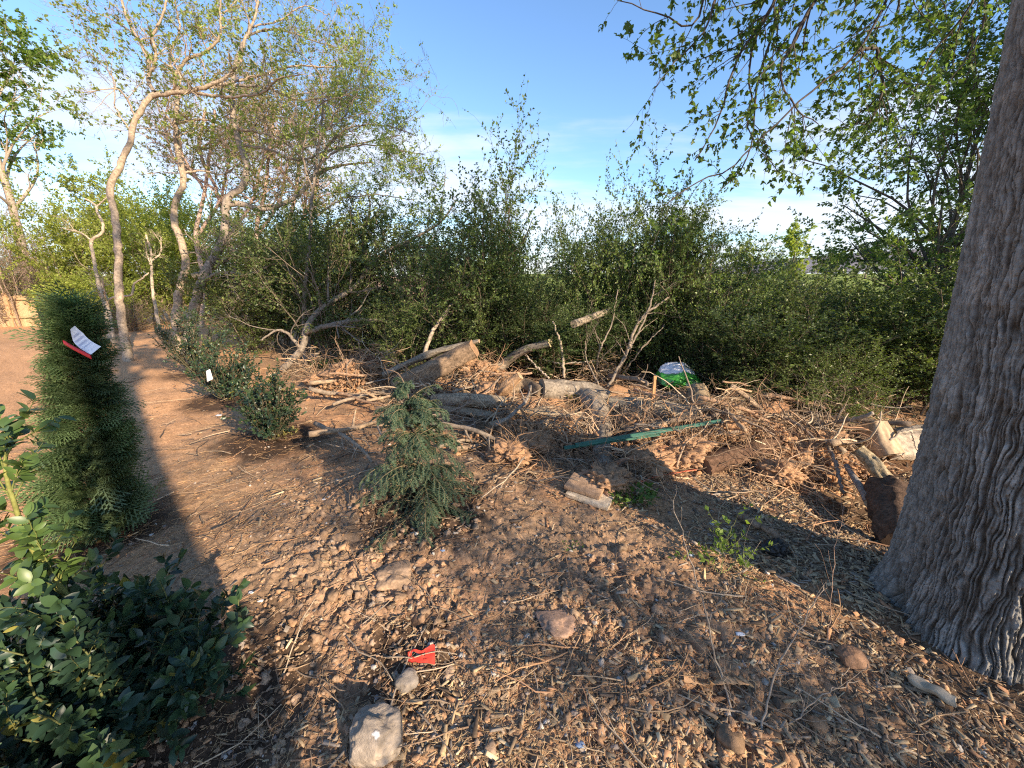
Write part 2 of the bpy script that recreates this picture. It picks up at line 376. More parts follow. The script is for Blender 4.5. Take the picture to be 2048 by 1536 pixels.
def chipdens(x, y):
    d = .035 + .75 * sst(x - .25 * y, .3, 1.1) + .16 * gs(x, y, .35, 1.2, .5, .5) + .40 * gs(x, y, .9, 3.6, .9, .9) + .14 * gs(x, y, 0, 1, .8, .5)
    d = d * (.5 + sst(perlin(x / .35, y / .35, 51.), -.3, .35))
    return np.clip(d * (1 - .85 * sst(-x - .42 * y, .3, 1.2)), .015, 1)
CHIPC = np.array([[.46, .33, .19], [.36, .27, .17], [.52, .40, .25], [.26, .19, .125], [.14, .10, .07], [.10, .075, .055], [.40, .22, .12], [.30, .25, .20]])
def lay_axes(rng, n, tilt=.3):
    a = rng.uniform(0, 2 * pi, n); ax = np.stack([np.cos(a), np.sin(a), rng.normal(0, tilt, n)], 1)
    nr = np.stack([rng.normal(0, tilt, n), rng.normal(0, tilt, n), np.ones(n)], 1); return unit(ax), unit(nr)
rng = np.random.default_rng(1)
def chips(n, lo, hi, seed, rmin, rmax, aspect=(.07, .36)):
    rng = np.random.default_rng(seed); p = scatter(rng, n, chipdens, rmin, rmax); ax, nr = lay_axes(rng, n)
    L = lo + (hi - lo) * rng.random(n) ** 2.8; s = np.stack([L, L * rng.uniform(*aspect, n), np.minimum(.007, L * rng.uniform(.03, .10, n))], 1)
    p[:, 2] += s[:, 2] * .4 + rng.uniform(-.004, .008, n)
    c = CHIPC[rng.choice(8, n, p=[.16, .17, .1, .2, .14, .09, .08, .06])] * rng.uniform(.75, 1.25, (n, 1))
    return inst(BOX, p, ax, nr, s, c)
def stuffobj(name, parts_, m, smooth=False):
    V, f, c = merge(parts_); return setp(obj(name, mesh(name, V, f, m, c, smooth)), kind='stuff')
stuffobj('wood_chips', [chips(26000, .006, .044, 2, .75, 3.2), chips(26000, .016, .075, 3, 2.2, 7.5), chips(700, .06, .12, 4, .9, 5., (.1, .22)), chips(3500, .012, .040, 9, .75, 3.5, (.5, .9))], M_chip)
# clods
def ico(sub):
    bm_ = __import__('bmesh').new(); __import__('bmesh').ops.create_icosphere(bm_, subdivisions=sub, radius=1)
    V = np.array([v.co[:] for v in bm_.verts]); Fc = np.array([[v.index for v in f.verts] for f in bm_.faces]); bm_.free(); return V, Fc
ICO2, ICO4 = ico(2), ico(4)
def clods(n, lo, hi, seed, dens, rmin, rmax, pal, power=3.):
    rng = np.random.default_rng(seed); p = scatter(rng, n, dens, rmin, rmax); res = []
    for g in range(8):
        tv = ICO2[0]; tv = tv * (1 + .8 * perlin(tv[:, 0] * 1.3 + g * 7, tv[:, 1] * 1.3, tv[:, 2] * 1.3) + .5 * perlin(tv[:, 0] * 2.6 + g, tv[:, 1] * 3, tv[:, 2] * 3))[:, None]
        q = p[g::8]; m = len(q); ax, nr = lay_axes(rng, m, .4); L = (lo + (hi - lo) * rng.random(m) ** power) * .5
        s = np.stack([L * rng.uniform(.8, 1.3, m), L * rng.uniform(.7, 1, m), L * rng.uniform(.5, .85, m)], 1); q[:, 2] += s[:, 2] * rng.uniform(-.3, .3, m)
        res.append(inst((tv, ICO2[1]), q, ax, nr, s, np.array(pal)[rng.integers(0, len(pal), m)] * rng.uniform(.75, 1.25, (m, 1))))
    return res
SOILP = [(.33, .23, .15), (.41, .25, .145), (.35, .25, .175), (.27, .18, .115)]
def cdens(x, y): return np.clip(.25 + clodzone(x, y) - .5 * sst(-x - .42 * y, .8, 1.8), .03, 1)
stuffobj('soil_clods', clods(18000, .004, .030, 5, cdens, .75, 4.5, SOILP, 4.) + clods(90, .03, .07, 6, lambda x, y: np.clip(clodzone(x, y) - .2, .01, 1), .9, 4.5, SOILP, 2.) + clods(260, .010, .055, 7, lambda x, y: np.clip(gs(x, y, -.56, 1.85, .20, .22) + gs(x, y, -.56, 1.6, .2, .13) + .8 * gs(x, y, -1.1, 2.3, .35, .4) - .1, 0, 1), 1.2, 3.2, SOILP, 1.6), M_clod)
stuffobj('pebbles', clods(2600, .004, .028, 8, lambda x, y: .3 + 0 * x, .75, 4.0, [(.34, .28, .23), (.26, .22, .2), (.42, .36, .30), (.36, .22, .14), (.50, .47, .43)]), M_rock)
# straw and fine twigs
def straw(n, lo, hi, r0, r1, seed, dens, rmin, rmax, cols, lift=.012):
    rng = np.random.default_rng(seed); p = scatter(rng, n, dens, rmin, rmax); a = rng.uniform(0, 2 * pi, n); d = np.stack([np.cos(a), np.sin(a), rng.normal(0, .05, n)], 1)
    L = lo + (hi - lo) * rng.random(n) ** 2; pts = [p + np.array([0, 0, .004]) + rng.uniform(0, lift, n)[:, None] * np.array([0, 0, 1])]
    for j in range(4):
        d = unit(d + rng.normal(0, .22, (n, 3)) * np.array([1, 1, .25])); q = pts[-1] + d * L[:, None] / 4; q[:, 2] = np.maximum(q[:, 2], H(q[:, 0], q[:, 1]) + .003); pts.append(q)
    P = np.stack(pts, 1); R = rng.uniform(r0, r1, n)[:, None] * np.linspace(1, .5, 5)
    return tubes(P, R, 4, np.array(cols)[rng.integers(0, len(cols), n)] * rng.uniform(.7, 1.3, (n, 1)))
TW = [(.30, .21, .13), (.22, .15, .10), (.40, .30, .2), (.15, .11, .08), (.34, .20, .12)]
ev = lambda x, y: np.clip(.35 + .4 * sst(perlin(x / .5, y / .5, 61.), -.2, .4), 0, 1)
stuffobj('pine_straw', [straw(7000, .02, .09, .0005, .0011, 11, ev, .75, 4.5, [(.42, .28, .16), (.34, .22, .13), (.5, .36, .2)]),
                        straw(4500, .04, .12, .0008, .0016, 12, lambda x, y: np.clip(.08 + sst(-x - .3 * y, .1, 1.2), 0, 1), 2.2, 8, [(.46, .27, .13), (.36, .2, .11), (.52, .34, .18)])], M_twig)
stuffobj('fallen_twigs', [straw(900, .05, .28, .0012, .0035, 13, ev, .8, 4.0, TW), straw(1700, .1, .5, .002, .006, 14, lambda x, y: np.clip(.1 + gs(x, y, .8, 4.6, 2., 1.2), 0, 1), 2.5, 9, TW, .05)], M_twig)
# ================================================================== the big tree on the right
GREYB = (.30, .25, .21)
def build_big_tree():
    base = (2.07, 1.42, float(Hmac(2.07, 1.42)))
    t = thing('big_tree', 'large mature tree with grey furrowed trunk and leafy branches overhanging the ground', 'tree', base)
    nz, na = 1100, 860; top = 6.5
    z = np.concatenate([np.linspace(-.15, 2.7, nz - 60), np.linspace(2.72, top, 60)]); th = np.linspace(0, 2 * pi, na, endpoint=False)
    Z, TH = np.meshgrid(z, th, indexing='ij')
    R0 = .285 - .018 * np.clip(Z, 0, 9) + .07 * np.exp(-np.clip(Z + .05, 0, 9) / .14)
    fl = np.exp(-np.clip(Z, 0, 9) / .35)
    R0 = R0 * (1 + fl * (.06 * np.cos(5 * TH + .8) + .03 * np.cos(9 * TH + 2.))) + .012 * np.cos(3 * TH + Z * .7)
    cx = base[0] - .08 * np.clip(Z, 0, 2.5) + .02 * np.sin(Z * 1.3); cy_ = base[1] + .02 * Z
    U = TH * .32; per = 2 * pi * .32
    # seamless: sample the noise on a cylinder
    X3, Y3 = np.cos(TH) * .32, np.sin(TH) * .32
    w = .018 * perlin(X3 / .10, Y3 / .10, Z / .18) + .009 * perlin(X3 / .035, Y3 / .035, Z / .07 + 5)
    def ridged(sx, sz, o):
        ca, sa = np.cos(w / .32), np.sin(w / .32); Xw, Yw = X3 * ca - Y3 * sa, X3 * sa + Y3 * ca
        return np.abs(perlin(Xw / sx, Yw / sx, Z / sz + o))
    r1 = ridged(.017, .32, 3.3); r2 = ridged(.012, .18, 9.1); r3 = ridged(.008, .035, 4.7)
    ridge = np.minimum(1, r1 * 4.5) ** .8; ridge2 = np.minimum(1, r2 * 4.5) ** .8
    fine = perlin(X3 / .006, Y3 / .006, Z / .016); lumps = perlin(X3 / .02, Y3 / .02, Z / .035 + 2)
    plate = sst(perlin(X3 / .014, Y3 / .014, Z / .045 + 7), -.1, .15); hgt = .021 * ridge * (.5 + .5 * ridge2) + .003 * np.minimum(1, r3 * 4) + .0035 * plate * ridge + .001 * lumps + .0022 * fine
    # a healed knot facing the clearing
    kn = np.exp(-((np.angle(np.exp(1j * (TH - radians(232)))) * .33) / .07) ** 2 - ((Z - .95) / .10) ** 2)
    R = R0 + hgt + .006 * kn
    V = np.stack([cx + R * np.cos(TH), cy_ + R * np.sin(TH), base[2] + Z], -1).reshape(-1, 3)
    i = np.arange(nz - 1)[:, None] * na; j = np.arange(na)[None]; j2 = (j + 1) % na
    Fq = np.stack([i + j, i + j2, i + na + j2, i + na + j], -1).reshape(-1, 4)
    lich = sst(perlin(X3 / .12, Y3 / .12, Z / .3 + 4), .05, .5)[..., None]
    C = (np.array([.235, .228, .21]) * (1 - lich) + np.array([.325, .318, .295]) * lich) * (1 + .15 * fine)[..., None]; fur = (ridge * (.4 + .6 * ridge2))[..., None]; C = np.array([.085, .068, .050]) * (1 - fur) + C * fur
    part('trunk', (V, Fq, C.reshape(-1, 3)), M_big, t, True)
    rng = np.random.default_rng(21)
    tk = lambda h, dx=-.2, dy=.0: np.array([base[0] - .12 + dx, base[1] + .05 + dy, h])
    limbs = [  # overhanging limbs, from the trunk above the frame down into the picture
        ([tk(3.4), W(1850, -210, 2.0), W(1790, -40, 2.5), W(1745, 60, 2.6), W(1700, 120, 2.65), W(1640, 170, 2.7), W(1560, 240, 2.75), W(1500, 300, 2.8), W(1445, 345, 2.8), W(1400, 362, 2.8), W(1330, 412, 2.8)], (.014, .003)),
        ([tk(3.9), W(1640, -220, 2.6), W(1560, -30, 2.9), W(1530, 40, 2.95), W(1490, 90, 3.0), W(1465, 140, 3.0), W(1450, 200, 3.0), W(1425, 260, 3.0), W(1390, 320, 3.0)], (.030, .003)),
        ([tk(4.0), W(1660, -240, 2.9), W(1580, -20, 3.2), W(1545, 60, 3.2), W(1525, 130, 3.25), W(1510, 200, 3.3), W(1505, 260, 3.3), W(1490, 330, 3.3), W(1440, 380, 3.3)], (.026, .003)),
        ([tk(4.1), W(1600, -240, 2.8), W(1560, -20, 3.0), W(1500, 110, 3.05), W(1500, 180, 3.1), W(1500, 260, 3.1), W(1545, 330, 3.1), W(1560, 345, 3.1)], (.022, .002)),
        ([W(1710, 108, 2.65), W(1745, 95, 2.7), W(1762, 140, 2.75), W(1765, 190, 2.75), W(1745, 235, 2.8), W(1690, 255, 2.8)], (.013, .002)),
        ([tk(4.2), W(1560, -260, 2.7), W(1430, -70, 2.8), W(1375, 55, 2.85), W(1325, 30, 2.85), W(1270, 10, 2.85), W(1215, -10, 2.9)], (.02, .002)),
        ([tk(3.6), W(1980, -180, 2.4), W(1950, -20, 2.8), W(1915, 50, 2.9), W(1870, 100, 3.0), W(1830, 180, 3.0), W(1815, 220, 3.0)], (.02, .002)),
        ([tk(3.8), W(1850, -220, 2.6), W(1800, -20, 3.1), W(1790, 40, 3.2), W(1740, 60, 3.2), W(1650, 110, 3.2)], (.02, .002)),
        ([tk(4.1), W(1500, -200, 2.6), W(1440, -30, 2.7), W(1410, 60, 2.75), W(1350, 120, 2.8), W(1310, 175, 2.8)], (.018, .002)),
        ([tk(3.9), W(2000, -200, 2.8), W(1975, -20, 3.3), W(1960, 70, 3.4), W(1900, 160, 3.5), W(1860, 250, 3.5)], (.02, .002)),
        ([tk(3.7), W(1720, -200, 2.2), W(1640, -30, 2.4), W(1590, 80, 2.5), W(1560, 150, 2.5), W(1590, 215, 2.55), W(1640, 250, 2.6)], (.018, .002)),
    ]
    tips = []
    for P, (r0, r1) in limbs:
        Q = smooth_path(P, 40); Q = Q + .006 * rng.normal(size=Q.shape); R = np.linspace(max(r0, .030) if r0 > .015 else r0, r1 * 1.5, 40) ** 1.0 * (1 if r0 > .035 else .85)
        g1 = grow(rng, Q[10:], R[10:], 26, 0, 1, .2, .62, .4, 1.2, 7, .16, -.02, .6, .35, -.012)
        g2 = grow(rng, g1[0], g1[1], 70, .15, 1, .08, .25, .4, 1.1, 5, .2, -.05, .6, .4, -.02)
        part('limb', merge([tubes(Q, R, 8, (.085, .072, .062), rough=.15), tubes(*g1, 5, (.085, .07, .06)), tubes(*g2, 4, (.09, .075, .06))]), M_bark, t, True)
        tips += [(g1[0], 9), (g2[0], 9), (Q[None, 16:], 12)]
    # the crown over the frame: limbs spreading from the trunk
    P0 = []; 
    for a in np.arange(0, 360, 30):
        aa = radians(a + rng.uniform(-10, 10)); h = rng.uniform(3.4, 6.3); L = rng.uniform(1.6, 3.2)
        s = tk(h, 0); e = s + np.array([cos(aa) * L, sin(aa) * L, rng.uniform(.6, 2.0)])
        P0.append(smooth_path([s, (s + e) / 2 + [0, 0, .35], e], 10))
    P0 = np.stack(P0); R0_ = np.repeat(np.linspace(.06, .015, 10)[None], len(P0), 0)
    g1 = grow(rng, P0, R0_, 70, .3, 1, .5, 1.2, .4, 1.1, 6, .15, .15); g2 = grow(rng, g1[0], g1[1], 330, .2, 1, .2, .5, .4, 1.1, 4, .2)
    part('upper_limb', merge([tubes(P0, R0_, 6, (.1, .085, .07)), tubes(*g1, 4, (.1, .085, .07)), tubes(*g2, 3, (.1, .085, .07))]), M_bark, t, True)
    parts_ = []
    for P, per in tips:
        p, tn = along(rng, P, per, .25, 1); parts_.append(leaves(rng, p, tn, (.022, .048), (.09, .155, .04), (.16, .24, .06), LM, 1.0, .10, .35))
    part('leaves', merge(parts_), M_leaf, t)
    p, tn = along(rng, g2[0], 30); pp = leaves(rng, p, tn, (.08, .13), (.06, .11, .02), (.10, .17, .03), LD, 1, .3)
    part('crown', pp, M_leaf, t)
build_big_tree()

# ================================================================== trees on the left
def px_path(pts, zc): return [W(x, y, zc if len(q) == 0 else q[0]) for x, y, *q in pts]
def hand_tree(name, label, zc, limbs, bark, seed, l1, l2, l3, leafn, lsize, lc, group=None, crown_from=1, bend=.01, lt=LD):
    """limbs: [(pixel points, r0px, r1px)]; first is the trunk, rooted on the ground"""
    rng = np.random.default_rng(seed); first = limbs[0][0][0]; base = W(first[0], first[1], zc); base[2] = float(H(base[0], base[1]))
    t = thing(name, label, 'tree', base, group); allP, allR = [], []
    for k, (pts, ra, rb) in enumerate(limbs):
        P = px_path(pts, zc)
        if k == 0: P = [base - [0, 0, .1]] + P[1:] if len(P) > 2 else P
        # wander a little in depth so that the limbs spread in space
        off = np.zeros(len(P)) if k == 0 else np.linspace(0, rng.uniform(-.9, .9), len(P))
        P = [p + np.array([0, o, 0]) * (1) + (np.array([p[0], 0, p[2] - CAMZ]) * o / p[1]) for p, o in zip(P, off)]
        n = 14 + 4 * len(P); Q = smooth_path(P, n); d = np.linalg.norm(Q[-1] - Q[0])
        Q[1:] += .006 * rng.normal(size=Q[1:].shape); R = np.linspace(ra * .84, rb * .9, n) / F * zc
        if k == 0: R[:4] *= np.array([1.35, 1.18, 1.08, 1.03])
        part('trunk' if k == 0 else 'limb', tubes(Q, R, 10 if ra > 5 else 6, bark, rough=.18), M_bark, t, True)
        if k >= crown_from: s = np.linspace(0, n - 1, 24).astype(int); allP.append(Q[s]); allR.append(R[s])
    P = np.stack(allP); R = np.stack(allR)
    g1 = grow(rng, P, R, l1[0], .15, 1, l1[1], l1[2], .5, 1.2, 9, .20, .12, .6, .35, bend)
    g2 = grow(rng, g1[0], g1[1], l2[0], .12, 1, l2[1], l2[2], .4, 1.2, 7, .24, .08, .6, .4, 0, .0025)
    g3 = grow(rng, g2[0], g2[1], l3[0], .15, 1, l3[1], l3[2], .4, 1.1, 4, .22, .12, .6, .5, 0, .002)
    part('branches', merge([tubes(*g1, 5, bark), tubes(*g2, 4, np.array(bark) * .9), tubes(*g3, 3, np.array(bark) * .85)]), M_bark, t, True)
    tipp = np.concatenate([g3[0][:, -2:].reshape(-1, 3), g2[0][:, -1]]); tip = tipp[rng.integers(0, len(tipp), leafn // 5)]
    p = np.repeat(tip, 5, 0) + rng.normal(0, .018, (len(tip) * 5, 3)); tn = unit(rng.normal(size=p.shape) + np.array([0, 0, .4]))
    part('crown', leaves(rng, p, tn, lsize, lc[0], lc[1], lt, .5, 0, .3), M_leaf, t)
    return t
TAN = (.36, .285, .21); GREY = (.22, .18, .145); PALE = (.42, .34, .25)
NEWLEAF = ((.24, .30, .085), (.36, .42, .13))
hand_tree('bare_tree', 'slender tan tree with S-curved trunk and budding crown, nearest the path on the left', 7.2,
  [([(260, 738), (252, 690), (244, 640), (237, 560), (236, 490), (228, 420), (220, 380), (238, 335), (257, 290), (268, 245), (285, 215), (310, 185)], 9.2, 5.0),
   ([(310, 185), (298, 165), (297, 130), (285, 95), (262, 55), (245, 5), (225, -70), (215, -140)], 5, 1.6),
   ([(297, 150), (312, 115), (306, 75), (325, 30), (338, -40), (345, -120)], 3.6, 1.2),
   ([(300, 192), (345, 186), (395, 178), (445, 158), (478, 125), (490, 80), (510, 35), (515, -60)], 5.5, 1.5),
   ([(375, 182), (430, 192), (480, 193), (530, 182), (556, 158), (600, 150)], 4.0, 1.2),
   ([(400, 176), (450, 168), (520, 150), (590, 132), (660, 135), (720, 120)], 4.0, 1.0),
   ([(340, 187), (352, 165), (345, 140), (318, 118)], 2.6, 1.0),
   ([(270, 232), (255, 200), (240, 180), (205, 180), (170, 185)], 2.2, .8),
   ([(262, 262), (230, 210), (228, 160), (195, 120), (165, 95)], 1.8, .7),
   ([(500, 55), (560, 40), (610, 12), (655, 30)], 2.2, .8)],
  TAN, 31, (60, .4, 1.15), (420, .2, .6), (1800, .08, .3), 5000, (.035, .075), NEWLEAF, 'budding trees at the edge of the bare ground')
hand_tree('bare_tree', 'upright tan tree whose wavy trunk stands just left of the forked leaning tree', 8.2,
  [([(358, 690), (352, 640), (360, 575), (372, 525), (362, 480), (348, 440), (353, 400), (366, 370), (362, 330), (352, 280), (353, 225), (350, 150)], 10, 4),
   ([(350, 152), (372, 120), (410, 105), (440, 70), (440, 20), (460, -60)], 4, 1.2),
   ([(357, 245), (395, 240), (440, 245)], 3.4, 1.4),
   ([(356, 300), (345, 250), (320, 215), (300, 175)], 2.5, .8),
   ([(350, 160), (340, 110), (360, 60), (350, 0), (365, -60)], 3, 1.0),
   ([(365, 345), (410, 342), (440, 350), (470, 335)], 2.8, 1.0)],
  (.35, .275, .20), 32, (45, .4, 1.1), (360, .2, .6), (1500, .08, .3), 5500, (.035, .075), NEWLEAF, 'budding trees at the edge of the bare ground')
hand_tree('leaning_tree', 'grey forked tree leaning right with a long limb reaching over the brush', 7.8,
  [([(372, 700), (378, 660), (390, 610), (405, 560), (430, 512), (448, 470), (452, 415), (455, 398), (485, 372), (494, 335), (480, 290), (466, 225), (466, 160), (474, 110)], 12, 4),
   ([(453, 408), (480, 408), (520, 418), (560, 410), (600, 388), (630, 352), (690, 330), (745, 325)], 7, 1.6),
   ([(385, 552), (410, 545), (440, 525), (475, 515), (520, 518)], 7, 2),
   ([(400, 565), (440, 545), (500, 548), (560, 520)], 4, 1.4),
   ([(470, 260), (510, 262), (560, 275), (620, 270), (700, 272)], 3.6, 1.0),
   ([(474, 112), (500, 70), (560, 60), (640, 85), (700, 100)], 3.4, 1.0),
   ([(468, 170), (530, 175), (600, 200), (680, 190), (760, 205)], 3.4, 1.0),
   ([(480, 290), (540, 300), (590, 320), (660, 300), (800, 270)], 3.2, 1.0),
   ([(632, 352), (650, 300), (690, 260), (760, 250), (830, 270)], 2.8, .9)],
  (.27, .225, .18), 33, (80, .4, 1.2), (700, .2, .65), (3600, .08, .3), 12000, (.025, .052), NEWLEAF, 'budding trees at the edge of the bare ground')
hand_tree('slim_tree', 'thin straight grey tree rising from the brush left of the leaning dead limb', 7.0,
  [([(606, 690), (608, 640), (612, 560), (621, 470), (624, 400), (632, 330), (640, 270), (648, 200)], 5.5, 2),
   ([(625, 380), (608, 330), (612, 270), (640, 210), (700, 190)], 2.4, .8), ([(628, 350), (660, 310), (720, 290), (800, 300), (850, 310)], 2.6, .8),
   ([(622, 440), (680, 400), (740, 390), (830, 400)], 2.2, .8), ([(640, 270), (690, 230), (730, 150), (750, 110)], 2.0, .7), ([(646, 210), (640, 150), (600, 100), (590, 60)], 2, .7)],
  GREY, 34, (40, .35, 1.0), (380, .2, .55), (2000, .08, .28), 12000, (.025, .05), ((.21, .28, .075), (.33, .39, .11)), 'budding trees at the edge of the bare ground')
hand_tree('pale_sapling', 'pale cream sapling with kinked stem just left of the nearest curved tree', 9.6,
  [([(217, 672), (212, 620), (198, 570), (188, 520), (184, 480), (204, 465), (206, 450), (195, 425), (190, 410), (172, 398)], 5, 2.2),
   ([(192, 415), (205, 402), (212, 395)], 2, .9), ([(186, 485), (170, 470), (120, 455)], 1.8, .7), ([(215, 600), (200, 560), (190, 530)], 2.5, 1.)],
  PALE, 35, (14, .2, .6), (50, .1, .3), (100, .05, .2), 100, (.03, .05), NEWLEAF, 'pale saplings in front of the yellow-green thicket')
hand_tree('pale_sapling', 'pale cream sapling with forked top between the curved tree and the wavy tree', 9.8,
  [([(318, 655), (312, 620), (304, 570), (303, 525), (300, 495), (292, 470)], 4.2, 2),
   ([(303, 522), (318, 510), (322, 475)], 2.2, .9), ([(302, 530), (292, 500), (293, 480)], 1.8, .8)],
  PALE, 36, (12, .2, .5), (50, .1, .3), (100, .05, .2), 200, (.03, .05), NEWLEAF, 'pale saplings in front of the yellow-green thicket')
hand_tree('pale_sapling', 'low pale sapling bent sideways behind the curved tree trunk', 9.2,
  [([(228, 690), (222, 640), (217, 600), (240, 592), (262, 590), (270, 565), (285, 557), (297, 545)], 4, 1.4), ([(217, 612), (210, 590), (206, 560)], 2, .9)],
  PALE, 37, (8, .2, .4), (30, .1, .3), (60, .05, .2), 60, (.03, .05), NEWLEAF, 'pale saplings in front of the yellow-green thicket')
# pinkish bare trees further back
for k, (bx, tx, lb) in enumerate([(400, 420, 'pinkish bare tree behind the wavy tan tree, in the thicket'), (465, 400, 'pinkish bare tree leaning left behind the forked leaning tree'), (520, 540, 'pinkish bare tree standing behind the long reaching limb'), (585, 600, 'pinkish bare tree just left of the thin straight grey tree')]):
    hand_tree('background_tree', lb, 12.0, [([(bx, 660), (bx + 6, 560), (bx - 8, 470), ((bx + tx) / 2, 380), (tx, 300), (tx + 10, 220)], 6, 2.5),
      ([(bx - 4, 470), (bx + 40, 400), (bx + 60, 320), (bx + 90, 260)], 4, 1.4), ([((bx + tx) / 2, 380), (tx - 50, 320), (tx - 70, 250), (tx - 60, 190)], 3.4, 1.2), ([(tx, 300), (tx + 60, 250), (tx + 90, 180)], 2.6, 1)],
      (.40, .29, .23), 50 + k, (60, .5, 1.6), (450, .3, .9), (2200, .15, .5), 5000, (.05, .09), ((.16, .19, .05), (.26, .26, .09)), 'pinkish bare trees in the thicket')

# ================================================================== shrubs, thickets and far trees: prototypes, then copies
def shrub_proto(name, seed, hgt, wid, nst, twigs, fine, nleaf, lsize, lc, bark, up=.5, tpl=LD, bend=0.0, M=None, low=.05):
    rng = np.random.default_rng(seed); t = obj(name, None)
    a = rng.uniform(0, 2 * pi, nst); lean = rng.uniform(.05, .95, nst) ** .8; h = hgt * rng.uniform(.62, 1.0, nst) * (1 - .28 * lean)
    b = np.stack([np.cos(a) * .12 * wid * rng.random(nst), np.sin(a) * .12 * wid * rng.random(nst), np.full(nst, -.05)], 1)
    e = np.stack([np.cos(a) * wid * .5 * lean, np.sin(a) * wid * .5 * lean, h], 1)
    P = np.stack([smooth_path([b[i], b[i] * .6 + e[i] * .4 + np.array([0, 0, .16 * h[i]]) + rng.normal(0, .05 * wid, 3), e[i]], 12) for i in range(nst)]); P = P + .012 * rng.normal(size=P.shape)
    R = np.linspace(.016, .004, 12)[None] * rng.uniform(.6, 1.2, (nst, 1)) * (hgt / 3) ** .6
    g1 = grow(rng, P, R, twigs, low, 1, .16 * hgt, .34 * hgt, .4, 1.2, 7, .18, up * .6, .6, .35, bend); g2 = grow(rng, g1[0], g1[1], fine, .15, 1, .06 * hgt, .17 * hgt, .4, 1.2, 4, .2, up * .4, .6, .5, bend)
    me = merge([tubes(P, R, 5, bark), tubes(*g1, 4, np.array(bark) * .9), tubes(*g2, 3, np.array(bark) * .8)])
    part('stems', me, M_bark, t, True, base=(0, 0, 0))
    n1 = int(nleaf * .75); per = max(1, n1 // len(g2[0])); p, tn = along(rng, g2[0], per, .05, 1); per2 = max(1, (nleaf - n1) // len(g1[0])); p2, tn2 = along(rng, g1[0], per2, .25, 1)
    part('foliage', leaves(rng, np.concatenate([p, p2]), np.concatenate([tn, tn2]), lsize, lc[0], lc[1], tpl, .9, 0, .35), M or M_hedge, t, base=(0, 0, 0))
    return t
DKG = ((.062, .105, .034), (.115, .165, .052)); MIDG = ((.10, .15, .042), (.17, .225, .062)); YELG = ((.21, .26, .05), (.33, .37, .08)); BRN = (.15, .115, .085)
protos = dict(
  a=shrub_proto('hedge_shrub', 101, 3, 2.6, 18, 170, 1500, 30000, (.03, .055), DKG, BRN),
  b=shrub_proto('hedge_shrub', 102, 3, 2.4, 16, 150, 1400, 23000, (.03, .05), MIDG, (.2, .16, .12), .6),
  c=shrub_proto('hedge_shrub', 103, 3, 1.9, 10, 95, 900, 13000, (.025, .05), DKG, BRN, .75),
  d=shrub_proto('hedge_shrub', 104, 3, 3.0, 20, 170, 1400, 18000, (.03, .055), MIDG, (.22, .175, .13), .3, bend=-.03),
  y=shrub_proto('thicket_shrub', 105, 4, 3.6, 18, 160, 1300, 22000, (.05, .09), YELG, (.22, .17, .11), .4, M=M_leaf),
  v=shrub_proto('vine_thicket', 106, 4, 3.0, 26, 260, 2200, 1500, (.04, .07), ((.16, .15, .06), (.2, .18, .07)), (.27, .20, .15), .1, bend=-.05, M=M_leaf),
)
used = set()
def put(key, px, zc, hh, ww, lb, cat='shrub', group='shrubs of the wild hedge', name=None, rz=None, z=None):
    pr = protos[key]; p = W(px, 600, zc); zg = float(Hmac(p[0], p[1])) if z is None else z
    o = pr if key not in used else copy_tree(pr); used.add(key)
    h0 = {'y': 4.0, 'v': 4.0}.get(key, 3.0); w0 = dict(a=2.6, b=2.4, c=1.9, d=3.0, y=3.6, v=3.0)[key]
    o.location = (p[0], p[1], zg); o.rotation_euler = (0, 0, (px * 7.3 + zc) % 6.28 if rz is None else rz); o.scale = (ww / w0, ww / w0, hh / h0)
    if name: o.name = name
    setp(o, lb, cat, group); return o
